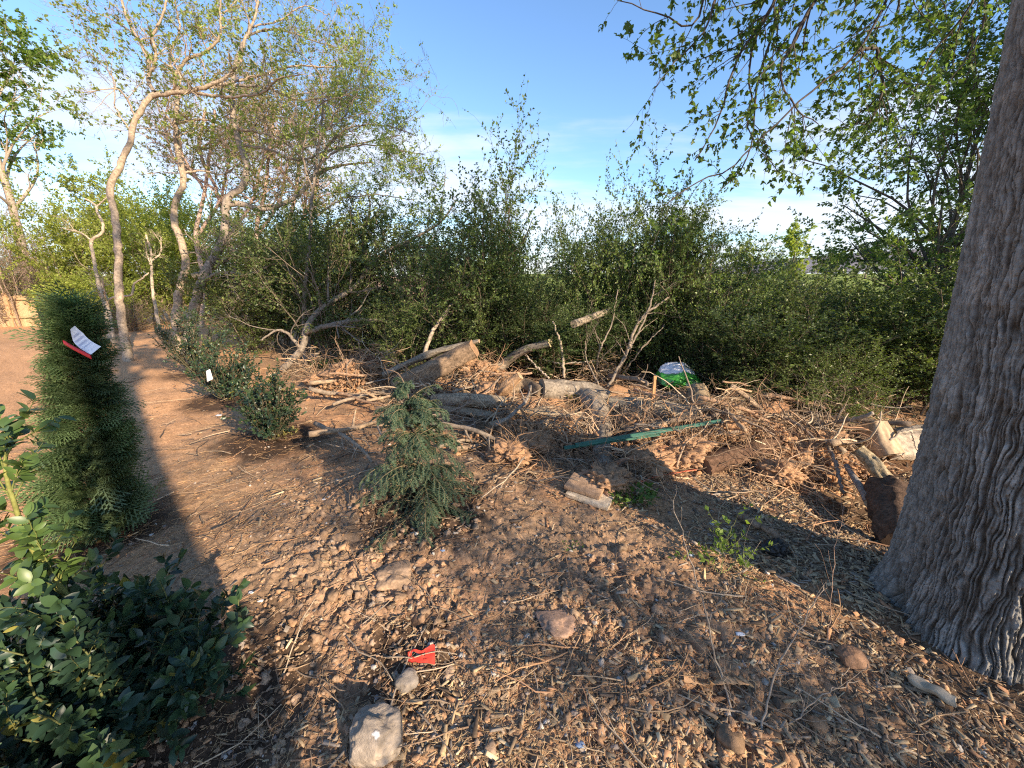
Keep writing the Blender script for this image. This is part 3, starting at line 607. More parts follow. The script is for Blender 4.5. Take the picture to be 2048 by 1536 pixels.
# hedge across the middle: (proto, px, depth, height, width, label)
for a in [
  ('b', 560, 8.60, 3.40, 3.00, 'leafy green shrub behind the thin straight grey tree'),
  ('d', 665, 7.05, 2.80, 2.70, 'loose green shrub behind the leaning dead limb'),
  ('a', 740, 7.83, 3.07, 2.88, 'dense dark shrub above the upper end of the leaning dead limb'),
  ('d', 835, 6.87, 2.46, 2.34, 'arching loose shrub behind the big split log'),
  ('c', 905, 5.99, 2.82, 2.03, 'twiggy shrub just left of the tall spiky one'),
  ('c', 985, 6.32, 3.90, 2.17, 'tallest spiky shrub reaching into the sky above the cut log'),
  ('b', 950, 5.92, 1.98, 1.91, 'low green shrub at the foot of the tall spiky shrub'),
  ('a', 1065, 6.32, 2.30, 1.65, 'dark rounded shrub to the right of the tall spiky one, beside the gap'),
  ('d', 1130, 6.88, 1.25, 1.65, 'low shrub filling the gap where the bright field shows'),
  ('b', 1215, 5.92, 2.94, 1.74, 'upright twiggy shrub right of the gap, above the forked log'),
  ('a', 1290, 5.76, 2.70, 1.83, 'dense round shrub over the bare stems behind the plastic bag'),
  ('c', 1345, 6.08, 3.10, 1.91, 'feathery topped shrub under the tip of the overhanging branch'),
  ('d', 1420, 5.44, 2.30, 2.09, 'spreading shrub behind the green and white plastic bag'),
  ('b', 1500, 6.00, 1.81, 1.91, 'yellowish low shrub in front of the far bright tree'),
  ('a', 1570, 4.38, 1.38, 1.74, 'low dark shrub below the distant hill'),
  ('d', 1650, 4.52, 1.53, 1.91, 'low sunlit-topped shrub in the middle of the right-hand hedge'),
  ('b', 1740, 4.45, 1.38, 1.74, 'low shrub behind the upright split log'),
  ('a', 1830, 4.45, 1.59, 1.91, 'dark shrub beside the big trunk, behind the pale slab'),
  ('b', 1960, 4.11, 2.13, 2.09, 'green shrub mostly hidden behind the big trunk'),
  ('a', 1480, 4.72, 1.10, 1.48, 'small dark shrub at the right edge of the plastic bag'),
  ('d', 1690, 3.90, 0.87, 1.48, 'low weedy shrub just behind the mulch bank on the right'),
  ('a', 1110, 5.44, 1.03, 1.57, 'low dark shrub behind the upright broken stick'),
  ('b', 800, 6.09, 1.30, 1.35, 'small bright green shrub left of the big split log'),
  ('b', 500, 8.10, 2.00, 2.40, 'dark low shrub right of the forked leaning tree'),
  ('a', 1240, 6.88, 2.22, 2.26, 'dark dense shrub in the second row behind the bare stems'),
  ('a', 1390, 7.04, 2.30, 2.26, 'dark dense shrub in the second row behind the plastic bag'),
  ('a', 880, 7.83, 2.46, 2.52, 'dark dense shrub in the second row left of the tall spiky one'),
  ('a', 640, 8.00, 2.54, 2.70, 'dark dense shrub in the second row behind the leaning dead limb'),
  ('a', 1560, 6.72, 1.60, 2.26, 'dark low shrub in the second row beneath the bright far tree'),
  ('b', 1700, 5.71, 1.34, 2.44, 'mid green low shrub in the second row below the hill'),
  ('a', 1030, 5.76, 1.38, 1.65, 'dark shrub low behind the cut log'),
  ('a', 1190, 5.60, 1.20, 1.39, 'dark shrub low behind the forked log'),
  ('a', 1340, 5.44, 1.20, 1.39, 'dark low shrub hugging the plastic bag from behind'),
  ('d', 940, 5.92, 1.29, 1.65, 'arching low shrub behind the upper end of the split log'),
]: put(*a)
# thicket behind the trees on the left
for a in [
  ('y', 150, 15, 5.2, 3.8, 'bright yellow-green bush right of the brown vine thicket'),
  ('y', 265, 16, 5.6, 4.4, 'tall yellow-green bush behind the curved tan tree'),
  ('y', 340, 14, 4.6, 3.6, 'yellow-green bush behind the forked pale sapling'),
  ('y', 415, 17, 5.4, 4.6, 'yellow-green bush behind the forked leaning tree'),
  ('y', 205, 12.5, 2.0, 2.6, 'low yellow-green bush at the foot of the kinked pale sapling'),
  ('y', 545, 15, 4.4, 4.2, 'yellow-green bush behind the pinkish bare trees'),
  ('y', 640, 16, 4.4, 4.4, 'yellow-green bush seen through the thin straight tree'),
  ('y', 60, 21, 4.0, 5.5, 'green bush beyond the wooden fence'),
]: put(*a, group='bushes of the yellow-green thicket')
for a in [('v', 30, 17, 6.2, 4.4, 'tall brown tangle of bare vines at the left edge'), ('v', 95, 18, 5.6, 3.4, 'brown tangle of bare vines beside the bright yellow-green bush'), ('v', 240, 11.5, 1.1, 2.6, 'low heap of tan brush behind the curved tan tree')]:
    put(*a, group='brown vine tangles')
# trees with full crowns further away
def crown_tree(name, seed, hgt, wid, trunk_h, nleaf, lsize, lc, bark, label, loc, group=None, r0=.14, dens=1.0, lean=0):
    rng = np.random.default_rng(seed); t = thing(name, label, 'tree', loc, group); b = np.array(loc, float)
    ax = smooth_path([b - [0, 0, .2], b + [rng.normal(0, .15) + lean * .4, rng.normal(0, .15), trunk_h], b + [rng.normal(0, .3) + lean, rng.normal(0, .3), hgt * .93]], 20); R = np.linspace(r0, r0 * .2, 20)
    part('trunk', tubes(ax, R, 8, bark, rough=.2), M_bark, t, True)
    n1 = int(26 * dens); m = int(20 * trunk_h / hgt)
    g0 = grow(rng, ax[m - 2:], R[m - 2:], n1, 0, 1, wid * .3, wid * .55, .5, 1.2, 8, .12, .25, .6, .3); g1 = grow(rng, *g0, int(150 * dens), .25, 1, wid * .10, wid * .26, .4, 1.1, 6, .18, .1); g2 = grow(rng, *g1, int(700 * dens), .2, 1, wid * .04, wid * .11, .4, 1.1, 4, .2)
    part('branches', merge([tubes(*g0, 5, bark), tubes(*g1, 4, bark), tubes(*g2, 3, bark)]), M_bark, t, True)
    p, tn = along(rng, g2[0], max(1, nleaf // len(g2[0])), .1, 1); part('crown', leaves(rng, p, tn, lsize, lc[0], lc[1], LD, .9, .1, .3), M_leaf, t)
    return t
def at(px, zc, dz=0): p = W(px, 600, zc); return (p[0], p[1], float(Hmac(p[0], p[1])) + dz)
crown_tree('leafy_tree', 201, 12.2, 6.5, 6.4, 12000, (.10, .18), ((.09, .15, .03), (.16, .22, .05)), (.34, .28, .22), 'tall leafy green tree with pale trunk rising beyond the vine tangle', at(62, 18), None, .2, .8, .6)
crown_tree('leafy_tree', 202, 11.6, 5.0, 5.4, 9000, (.10, .18), ((.09, .15, .03), (.16, .22, .05)), (.34, .28, .22), 'leafy green tree cut by the left edge of the view', at(-60, 19), None, .2, .8)
crown_tree('leafy_tree', 203, 6.2, 4.2, 2.0, 9000, (.08, .13), YELG, (.2, .16, .12), 'mid-height green tree between the vine tangle and the curved tree', at(215, 21), None, .14)
# arching tall shrub on the right, in front of the hedge
crown_tree('arching_tree', 204, 3.9, 4.6, .5, 50000, (.034, .062), ((.075, .12, .035), (.14, .19, .055)), (.13, .11, .09), 'dark arching small tree with fine sprays left of the big trunk', at(1890, 5.4), None, .06, 2.4, -.5)
crown_tree('arching_tree', 205, 4.4, 4.2, 1.0, 36000, (.03, .055), ((.05, .09, .026), (.095, .145, .04)), (.11, .09, .075), 'dark small tree mostly hidden behind the big trunk', at(2060, 5.8), None, .06, 2.0, -.4)
# trees of the same row standing outside the picture on the right and, behind the camera, unseen trees added to cast shade
crown_tree('unseen_tree', 206, 8.5, 6.0, 2.4, 9000, (.10, .17), MIDG, (.2, .17, .14), 'row tree next after the big trunk', (8.6, 2.6, 0.), 'trees of the row outside the view', .22)
crown_tree('unseen_tree', 209, 3.5, 2.6, 1.7, 2000, (.05, .08), MIDG, (.2, .17, .14), 'low young tree added unseen behind and right of the viewpoint to dapple the foreground', (5.0, -2.8, 0.), 'trees of the row outside the view', .06)  # added out of view, sparse low crown for soft shade on the right foreground
crown_tree('unseen_tree', 208, 9.6, 2.6, 6.2, 3500, (.08, .14), MIDG, (.2, .17, .14), 'slender unseen tree added behind the viewpoint to cast the shadow of a standing person', (3.25, -3.3, 0.), 'trees of the row outside the view', .21)  # added: its trunk shadow replaces that of the person at the camera
crown_tree('unseen_tree', 207, 8.0, 5.5, 2.2, 9000, (.10, .17), MIDG, (.2, .17, .14), 'second row tree after the big trunk', (11.5, -.5, 0.), 'trees of the row outside the view', .22)
# across the field
for k, (px, zc, hh, ww, lb, lc) in enumerate([
   (1572, 60, 7.2, 5.0, 'bright yellow-green tree standing in the far field', YELG), (1140, 90, 5.5, 9, 'low dark tree at the far edge of the field, seen in the gap', MIDG), (1450, 95, 5., 10, 'far tree at the field edge left of the bright one', MIDG),
   (1640, 85, 3.4, 8, 'far rounded tree below the hill', DKG), (1720, 88, 5.0, 9, 'far tree at the field edge right of the hill', MIDG), (1230, 95, 4.5, 10, 'far tree behind the feathery hedge top', MIDG), (1000, 92, 5, 10, 'far tree behind the tall spiky shrub', MIDG), (880, 90, 5.5, 10, 'far tree behind the twiggy hedge end', MIDG), (1330, 96, 5, 10, 'far tree behind the round hedge shrub', MIDG)]):
    crown_tree('far_tree', 220 + k, hh, ww, .8, 16000 if k == 0 else 6000, (.12, .24) if k == 0 else (.2, .4), lc, (.2, .16, .13), lb, at(px, zc), 'trees across the field', .2, 1.2 if k == 0 else .6)
# distant wooded hill
xs = np.linspace(60, 900, 120); ys = np.linspace(420, 760, 40); X, Y = np.meshgrid(xs, ys)
Zh = 24 * gs(X, Y, 480, 560, 230, 120) + 26 * gs(X, Y, 700, 620, 200, 120) + 3.0 * perlin(X / 14, Y / 14, 3.) + 1.5 * perlin(X / 5, Y / 5, 9.) + 1
i = np.arange(39)[:, None] * 120; j = np.arange(119)[None]
setp(obj('hill', mesh('hill', np.stack([X, Y, Zh], -1).reshape(-1, 3), np.stack([i + j, i + j + 1, i + 121 + j, i + 120 + j], -1).reshape(-1, 4), M_field, np.array([.20, .19, .20]) * (1 + .2 * perlin(X / 30, Y / 30, 1.))[..., None].reshape(-1, 1) * np.ones((1, 3)), True)), kind='structure')
#--PART3--
# undergrowth at the foot of the hedge: dead stems, vines and low leaves nobody could count
def build_undergrowth():
    rng = np.random.default_rng(301); n = 2600
    y = rng.uniform(5.7, 9.2, n); x = rng.uniform(-3.2, 7.5, n); y = y + .5 * np.clip(-x - .6, 0, 1.5) - .26 * np.clip(x - .5, 0, 9) ; k = (y > 4.4)
    x, y = x[k], y[k]; n = len(x); b = np.stack([x, y, H(x, y) - .02], 1); d = unit(rng.normal(0, .7, (n, 3)) + [0, 0, .8]); L = rng.uniform(.3, 1.3, n); P = [b]
    for j in range(6):
        d = unit(d + rng.normal(0, .22, (n, 3)) + [0, 0, -.06]); P.append(P[-1] + d * L[:, None] / 6)
    P = np.stack(P, 1); R = rng.uniform(.0018, .005, n)[:, None] * np.linspace(1, .4, 7)
    g = grow(rng, P, R, 5000, .2, 1, .12, .4, .4, 1.2, 4, .25, .1)
    cols = np.array([(.20, .16, .12), (.28, .22, .16), (.13, .10, .075), (.24, .19, .12)])
    stems = merge([tubes(P, R, 4, cols[rng.integers(0, 4, n)]), tubes(*g, 3, (.16, .125, .09))])
    p, tn = along(rng, g[0], 7, .1, 1); m = rng.random(len(p)) < .75; p, tn = p[m], tn[m]
    lv = leaves(rng, p, tn, (.022, .05), (.045, .085, .022), (.085, .135, .034), LD, 1., .1, .35)
    stuffobj('undergrowth_stems', [stems], M_bark, True); stuffobj('undergrowth_leaves', [lv], M_hedge)
build_undergrowth()

# ================================================================== planted evergreens
def frond(nb, L, w):
    """flat feathery spray: axis along x, side branchlets with scale leaves"""
    V, Q = [], []
    def strip(a, b, hw):
        a, b = np.array(a, float), np.array(b, float); d = unit(b - a); s = np.array([-d[1], d[0], 0]) * hw * 1.5; o = len(V)
        V.extend([a + s * .7, (a + b) / 2 + s, b, (a + b) / 2 - s]); Q.append([o, o + 3, o + 2, o + 1])
    for k in range(6): strip((k / 6, 0, .06 * sin(k)), ((k + 1.15) / 6, 0, .06 * sin(k + 1)), .020)
    for k in range(nb):
        t = (k + .5) / nb; sg = 1 if k % 2 else -1; l = w * (1 - .75 * t) * (.75 + .5 * ((k * 37) % 10) / 10)
        for q in range(3):
            a = np.array([t + q * l * .22, sg * q * l * .27, -.05 * q]); b = np.array([t + (q + 1.2) * l * .22, sg * (q + 1.2) * l * .27, -.05 * (q + 1)]); strip(a, b, .019)
            if q: strip(a, a + np.array([l * .26, sg * l * .04, 0]), .015)
    return np.array(V), np.array(Q)
FR = frond(12, 1, .8)
def build_conifer():
    b = P_conifer.copy(); rng = np.random.default_rng(401)
    t = thing('conifer', 'dense columnar evergreen with feathery sprays and a hanging white label', 'evergreen', b)
    Ht = 1.36; part('trunk', tubes(smooth_path([b - [0, 0, .05], b + [.24, 0, 1.4]], 8), np.linspace(.028, .008, 8), 7, (.16, .11, .08)), M_bark, t, True)
    def rad(z): return np.interp(z / Ht, [0, .06, .25, .55, .8, .93, 1], [.11, .13, .13, .10, .06, .025, .006])
    n = 1900; z = Ht * (1 - rng.random(n) ** .92 * .97) ; a = rng.uniform(0, 2 * pi, n)
    lump = 1 + .45 * perlin(np.cos(a) * 1.6, np.sin(a) * 1.6, z * 4.5) + .25 * perlin(np.cos(a) * 4, np.sin(a) * 4, z * 11)
    rr = rad(z) * lump * (rng.random(n) ** .22) * .93
    L = rng.uniform(.06, .17, n) * (1 - .3 * z / Ht); st = rng.random(n) < .07; L[st] *= 1.4; rr[st] *= 1.15; L[z > 1.15] *= rng.uniform(.8, 1.5, (z > 1.15).sum())
    p = np.stack([b[0] + np.cos(a) * rr + .06 + .17 * z, b[1] + np.sin(a) * rr, b[2] + z], 1)
    up = rng.uniform(.1, .9, n) + .5 * sst(z, 1.0, 1.5)
    ax = unit(np.stack([np.cos(a), np.sin(a), up], 1) + rng.normal(0, .25, (n, 3))); nr = np.stack([-np.cos(a) * .6, -np.sin(a) * .6, np.ones(n)], 1) + rng.normal(0, .45, (n, 3))
    c = lcol(rng, n, (.090, .155, .070), (.165, .235, .10), .35); g = sst(perlin(p[:, 0] * 5, p[:, 1] * 5, p[:, 2] * 5 + 3), .0, .4)[:, None]; c = c * (1 - .5 * g) + np.array([.10, .135, .085]) * .5 * g
    part('foliage', inst(FR, p, ax, nr, np.stack([L, L * .85, L * .8], 1), c), M_needle, t)
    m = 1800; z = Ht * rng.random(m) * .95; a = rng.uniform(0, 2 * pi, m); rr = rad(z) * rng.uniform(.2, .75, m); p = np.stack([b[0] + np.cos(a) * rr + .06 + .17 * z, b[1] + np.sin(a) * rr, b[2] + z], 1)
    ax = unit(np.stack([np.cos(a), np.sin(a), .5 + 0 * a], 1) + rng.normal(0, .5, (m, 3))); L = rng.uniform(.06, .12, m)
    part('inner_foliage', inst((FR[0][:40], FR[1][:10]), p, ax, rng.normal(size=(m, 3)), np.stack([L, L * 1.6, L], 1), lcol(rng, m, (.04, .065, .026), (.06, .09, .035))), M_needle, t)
    # nursery label tied on the side facing the clearing
    zc = 1.93
    tg = thing('plant_label', 'curled white paper label with grey printed lines hanging on the columnar evergreen', 'label', W(165, 690, zc))
    # sheet: rows from the top-left corner to the bottom-right, curled
    rows = 26; V = []; C = []
    for k in range(rows + 1):
        s = k / rows; c0 = np.array([145 + 47 * s ** 1.0, 655 + 46 * s]); hw = 13; nrm = np.array([.78, -.62]); bow = 7 * sin(pi * s)
        for u in (-1, -.5, 0, .5, 1):
            q = c0 + nrm * (hw * u * (0.45 + .55 * min(1, s * 3))) + np.array([-.7, .7]) * bow
            V.append(W(q[0], q[1], zc - .02 + .025 * sin(pi * s) + .006 * u)); ink = (k in (6, 7, 10, 11, 14, 15, 18)) and abs(u) < .9
            C.append((.42, .45, .55) if ink else (.78, .79, .82))
    Q = [[k * 5 + j, k * 5 + j + 1, k * 5 + j + 6, k * 5 + j + 5] for k in range(rows) for j in range(4)]
    part('paper', (np.array(V), np.array(Q), np.array(C)), M_paint, tg)
    R_ = smooth_path([W(128, 684, zc), W(150, 697, zc - .02), W(183, 714, zc - .02)], 10); up = W(128, 676, zc) - W(130, 684, zc); th = np.array([0, -.004, 0])
    V = np.concatenate([R_ - up * .5, R_ + up * .5, R_ + up * .5 + th, R_ - up * .5 + th]); k = np.arange(9)
    Q = np.concatenate([np.stack([a * 10 + k, a * 10 + k + 1, b_ * 10 + k + 1, b_ * 10 + k], 1) for a, b_ in ((0, 1), (1, 2), (2, 3), (3, 0))])
    part('ribbon', (V, Q, np.full((40, 3), (.62, .03, .035))), M_paint, tg)
build_conifer()
def build_hemlock():
    b = P_hemlock.copy(); b[2] += .0; rng = np.random.default_rng(402); t = thing('young_hemlock', 'young blue-green hemlock with drooping needle branches in the middle of the clearing', 'evergreen', b)
    lead = smooth_path([b - [0, 0, .05], b + [-.02, .0, .33], b + [-.05, .02, .64], b + [-.07, .02, .80], b + [-.11, .03, .87], b + [-.17, .03, .89]], 30); R = np.linspace(.016, .002, 30)
    n1 = 118; u = rng.random(n1) ** .95; k = (u * 25 + 1).astype(int); z = u; a = rng.uniform(0, 2 * pi, n1)
    L = (.34 * (1 - z) ** .7 + .09) * rng.uniform(.65, 1.15, n1); d = unit(np.stack([np.cos(a), np.sin(a), rng.uniform(.15, .75, n1)], 1)); pts = [lead[k]]
    for j in range(11):
        d = unit(d + np.array([0, 0, -.03 - .014 * j]) + rng.normal(0, .06, (n1, 3))); q = pts[-1] + d * L[:, None] / 11; q[:, 2] = np.maximum(q[:, 2], H(q[:, 0], q[:, 1]) + .02); pts.append(q)
    P1 = np.stack(pts, 1); R1 = np.linspace(.0045, .001, 12)[None] * np.ones((n1, 1))
    # side twigs, mostly horizontal and drooping
    i = np.repeat(np.arange(n1), 13); f = np.tile(np.linspace(.12, .97, 13), n1) * 10.99; kk = f.astype(int); base = P1[i, kk] + (P1[i, kk + 1] - P1[i, kk]) * (f - kk)[:, None]; tan = unit(P1[i, kk + 1] - P1[i, kk])
    sd = unit(np.cross(tan, [0, 0, 1.])) * np.where(np.arange(len(i)) % 2 == 0, 1, -1)[:, None]; d = unit(tan * .75 + sd * .8 + rng.normal(0, .15, (len(i), 3))); l2 = L[i] * (.36 - .24 * f / 11) * rng.uniform(.6, 1.15, len(i)) + .02
    pts = [base]
    for j in range(6):
        d = unit(d + np.array([0, 0, -.20]) + rng.normal(0, .06, (len(i), 3))); q = pts[-1] + d * l2[:, None] / 6; q[:, 2] = np.maximum(q[:, 2], H(q[:, 0], q[:, 1]) + .015); pts.append(q)
    P2 = np.stack(pts, 1); R2 = np.linspace(.0018, .0007, 7)[None] * np.ones((len(i), 1))
    part('trunk', tubes(lead, R, 7, (.17, .12, .085)), M_bark, t, True)
    part('twigs', merge([tubes(P1, R1, 4, (.22, .17, .10)), tubes(P2, R2, 3, (.20, .18, .09))]), M_twig, t)
    def needles(P, per, lo, hi):
        Nn, m = P.shape[:2]; cnt = Nn * per; i = np.repeat(np.arange(Nn), per); f = np.tile(np.linspace(.02, .999, per), Nn) * (m - 1.001); k = f.astype(int); p = P[i, k] + (P[i, k + 1] - P[i, k]) * (f - k)[:, None]; tn = unit(P[i, k + 1] - P[i, k])
        sd = unit(np.cross(tn, [0, 0, 1.])) * np.where(np.arange(cnt) % 2 == 0, 1, -1)[:, None]; ax = unit(tn * .55 + sd * rng.uniform(.6, 1, (cnt, 1)) + rng.normal(0, .25, (cnt, 3)))
        Ln = rng.uniform(lo, hi, cnt); return inst(LN, p, ax, np.cross(tn, sd) + rng.normal(0, .3, (cnt, 3)), np.stack([Ln, np.full(cnt, .022), Ln], 1), lcol(rng, cnt, (.058, .108, .068), (.105, .16, .092), .3))
    part('needles', merge([needles(P1, 60, .010, .018), needles(P2, 40, .008, .015)]), M_needle, t)
build_hemlock()
def holly(name, label, b, seed, nsh, hgt, wid, leafsize, nleaf, lc, stem=(.12, .13, .05), group=None, tpl=LO, extra=None, M=None):
    rng = np.random.default_rng(seed); t = thing(name, label, 'shrub', b, group)
    a = rng.uniform(0, 2 * pi, nsh); ln = np.sqrt(rng.random(nsh)); h = hgt * rng.uniform(.5, 1, nsh) * (1 - .35 * ln ** 2)
    P = np.stack([smooth_path([b + [0, 0, -.03], b + np.array([np.cos(a[i]) * wid * .3 * ln[i], np.sin(a[i]) * wid * .3 * ln[i], h[i] * .45]), b + np.array([np.cos(a[i]) * wid * .5 * ln[i], np.sin(a[i]) * wid * .5 * ln[i], h[i]])], 12) for i in range(nsh)])
    P[:, 1:] += rng.normal(0, .008, P[:, 1:].shape); R = np.linspace(.006, .002, 12)[None] * np.ones((nsh, 1)) * (hgt / .7)
    g1 = grow(rng, P, R, nsh * 5, .2, .95, hgt * .12, hgt * .3, .4, 1.0, 7, .12, .35)
    part('stems', merge([tubes(P, R, 5, stem), tubes(*g1, 4, stem)]), M_twig, t)
    res = []
    for Q, fr in ((P, .3), (g1[0], .7)):
        per = max(2, int(nleaf * fr / len(Q))); Nn = len(Q); i = np.repeat(np.arange(Nn), per); f = np.tile(1 - np.linspace(0, .8, per) ** 1.1, Nn) * 10.9 * (Q.shape[1] - 1) / 11; k = np.minimum(f.astype(int), Q.shape[1] - 2)
        p = Q[i, k] + (Q[i, k + 1] - Q[i, k]) * (f - k)[:, None]; tn = unit(Q[i, k + 1] - Q[i, k]); ph = np.tile(np.arange(per) * 2.4, Nn) + rng.normal(0, .3, len(i)) + i
        e1 = unit(np.cross(tn, [.3, .2, 1.])); e2 = np.cross(tn, e1); rd = np.cos(ph)[:, None] * e1 + np.sin(ph)[:, None] * e2
        opn = np.tile(np.linspace(.45, 1.1, per), Nn)[:, None]; ax = unit(tn * (1.1 - opn * .6) + rd * opn + np.array([0, 0, -.1])); c = lcol(rng, len(i), lc[0], lc[1], .25)
        tip = np.tile((np.arange(per) < 4) * 1., Nn)[:, None]; c = c * (1 - .3 * tip) + np.array([.08, .14, .035]) * .3 * tip
        m_ = len(i); Ls = rng.uniform(leafsize[0] * .6, leafsize[1] * 1.05, m_); od = rng.random(m_) < .03; c[od] = np.array([.20, .19, .045]) * rng.uniform(.6, 1.2, (od.sum(), 1))
        res.append(inst(tpl, p, ax + rng.normal(0, .18, (m_, 3)), tn + .35 * rng.normal(size=tn.shape), np.stack([Ls, Ls * rng.uniform(.75, 1.2, m_), Ls * rng.uniform(-.4, 2.0, m_)], 1), c))
    part('foliage', merge(res), M or M_holly, t, True); return t, rng
HG = ((.016, .040, .026), (.034, .068, .038))
hb = P_holly + np.array([0, 0, .0])
th_, rng = holly('foreground_holly', 'large glossy dark green holly shrub with a thick yellow-green stem at the lower left', hb, 411, 60, .64, .84, (.032, .052), 8500, HG)
# its thick green leader, leaning left, with a leafy top
ld = smooth_path([hb, W(262, 1430, 1.36), W(205, 1310, 1.30), W(150, 1215, 1.24), W(95, 1140, 1.2), W(55, 1080, 1.17), W(30, 1010, 1.15), W(10, 930, 1.15), W(20, 870, 1.17)], 30)
part('leader', tubes(ld, np.linspace(.0125, .004, 30), 8, np.array([(.20, .205, .06)]), rough=.05), M_twig, th_, True)
g = grow(rng, ld[10:], np.full(20, .005), 30, .25, 1, .07, .20, .5, 1.2, 7, .1, .4)
part('leader_shoots', tubes(*g, 5, (.15, .17, .05)), M_twig, th_)
p, tn = along(rng, np.concatenate([g[0]]), 13, .3, 1); n = len(p); q = rng.normal(size=(n, 3)); ax = unit(tn * .5 + unit(q - (q * tn).sum(1, keepdims=True) * tn) + [0, 0, .1])
part('leader_leaves', inst(LO, p, ax, tn + .3 * rng.normal(size=(n, 3)), rng.uniform(.03, .05, n), lcol(rng, n, (.05, .095, .03), (.10, .16, .04))), M_holly, th_, True)
for b, sd, hh, ww, nl, lb in [(P_midholly[0], 412, .72, .62, 3600, 'small round dark holly in a ring of dark mulch, nearest the path'), (P_midholly[1], 413, .82, .80, 3600, 'dark holly with a white tag, middle one of the planted row'), (P_midholly[2], 414, 1.05, 1.0, 4200, 'dark holly at the foot of the forked leaning tree, last of the planted row')]:
    holly('young_holly', lb, b, sd, 40, hh, ww, (.028, .042), nl, ((.022, .045, .028), (.04, .072, .04)), (.09, .08, .05), 'young hollies planted in a row', LO)
hv = [o for o in bpy.data.objects if o.name.startswith('young_holly')][0]
copy_tree(hv, (.78, -1.25, float(H(.78, -1.25))), 1.3, (2.5, 2.5, 2.3), 'tall dark holly added unseen behind the viewpoint to shade the foreground holly')  # unseen enlarged copy, added to keep the foreground holly in shade
# white tag on the middle holly
tb = W(418, 752, 4.55)
solo('plant_tag', (np.array([W(412, 742, 4.6), W(420, 738, 4.6), W(426, 758, 4.58), W(414, 764, 4.58), W(412, 742, 4.59), W(420, 738, 4.59), W(426, 758, 4.57), W(414, 764, 4.57)]), np.array([[0, 1, 2, 3], [7, 6, 5, 4], [0, 4, 5, 1], [1, 5, 6, 2], [2, 6, 7, 3], [3, 7, 4, 0]]), np.full((8, 3), .75)), M_paint, 'small white tag on the middle dark holly', 'tag', tb)

# ================================================================== logs and wreckage
def log_mesh(pts, radii, col, squash=1.0, rough=.10, furrow=.02, seed=0, k=36, profile=None, spread=.25):
    P = np.asarray(pts, float); L = np.linalg.norm(np.diff(P, axis=0), axis=1).sum(); n = int(max(10, L / .012)); Q = smooth_path(P, n); R = smooth_r(P, np.asarray(radii, float), n)
    T, A, B = frames(Q[None]); A, B = A[0], B[0]; th = np.linspace(0, 2 * pi, k, endpoint=False); s = np.linspace(0, L, n)
    RR = R[:, None] * np.ones(k)
    if profile is not None: RR = RR * profile(th)[None]
    cx, cy_ = np.cos(th) * .1, np.sin(th) * .1; S = s[:, None] + seed * 3.1
    RR = RR * (1 + rough * perlin(cx / .06, cy_ / .06, S / .14)); f1 = perlin(cx / .022, cy_ / .022, S / .13); f2 = perlin(cx / .011, cy_ / .011, S / .05)
    RR = RR + furrow * R.mean() * 6 * (np.minimum(1, np.abs(f1) * 3) - .6) * .25 + furrow * R.mean() * .9 * f2 + furrow * R.mean() * .5 * perlin(cx / .006, cy_ / .006, S / .02) + .10 * R.mean() * perlin(cx / .2, cy_ / .2, S / .22 + 5)
    V = Q[:, None] + RR[..., None] * (np.cos(th)[None, :, None] * A[:, None] + np.sin(th)[None, :, None] * B[:, None] * squash)
    i = np.arange(n - 1)[:, None] * k; j = np.arange(k)[None]; j2 = (j + 1) % k; Fq = np.stack([i + j, i + j2, i + k + j2, i + k + j], -1).reshape(-1, 4)
    pal = np.asarray(col, float)[None, None] * (1 + spread * perlin(cx / .03, cy_ / .03, S / .2) * 1.6 + spread * f1 + spread * 1.2 * np.minimum(0, np.abs(f2) * 4 - .6))[..., None]
    ends = []
    for e, sg in ((0, -1), (n - 1, 1)):
        ring = V[e]; c = ring.mean(0); rings = [c + (ring - c) * q for q in (.999, .75, .5, .25)]; vv = np.concatenate(rings + [c[None]]); vv = vv + sg * T[0, e] * (.004 + .004 * perlin(vv[:, 0] * 40, vv[:, 1] * 40, vv[:, 2] * 40))[:, None]
        q = np.concatenate([np.stack([w * k + j[0], w * k + j2[0], (w + 1) * k + j2[0], (w + 1) * k + j[0]], -1) for w in range(3)]); tr = np.stack([3 * k + j[0], 3 * k + j2[0], 0 * j[0] + 4 * k], -1)
        if sg > 0: pass
        ends.append((vv, [q, tr], np.concatenate([np.full(k, 1.), np.full(k, .75), np.full(k, .5), np.full(k, .25), [0]])))
    return (V.reshape(-1, 3), [Fq], np.clip(pal.reshape(-1, 3), .01, .9)), ends
def log(name, label, pts, radii, col, cutcol=(.45, .34, .22), M=None, kids=(), group=None, ends=(True, True), cat='log', **kw):
    t = thing(name, label, cat, np.mean(pts, 0), group); body, es = log_mesh(pts, radii, col, **kw); part('log_body', body, M or M_logbark, t, True)
    for e, on in zip(es, ends):
        V, f, rr = e; rng = np.random.default_rng(len(V)); c = np.asarray(cutcol)[None] * (.80 + .12 * rr[:, None] + .22 * perlin(V[:, 0] * 45, V[:, 1] * 45, V[:, 2] * 45)[:, None])
        part('cut_end', (V, f, c if on else np.asarray(col)[None] * .7 * np.ones((len(V), 1))), M_wood, t)
    for (kp, kr) in kids:
        bd, es = log_mesh(kp, kr, col, **kw); part('limb', bd, M or M_logbark, t, True); part('cut_end', (es[1][0], es[1][1], np.asarray(cutcol)[None] * np.ones((len(es[1][0]), 1))), M_wood, t)
    return t
GLOG = (.26, .22, .175); BLOG = (.17, .115, .075)
half = lambda th: 1 / np.maximum(np.abs(np.cos(th)) ** 6 + np.abs(np.sin(th)) ** 6, .3) ** (1 / 6)
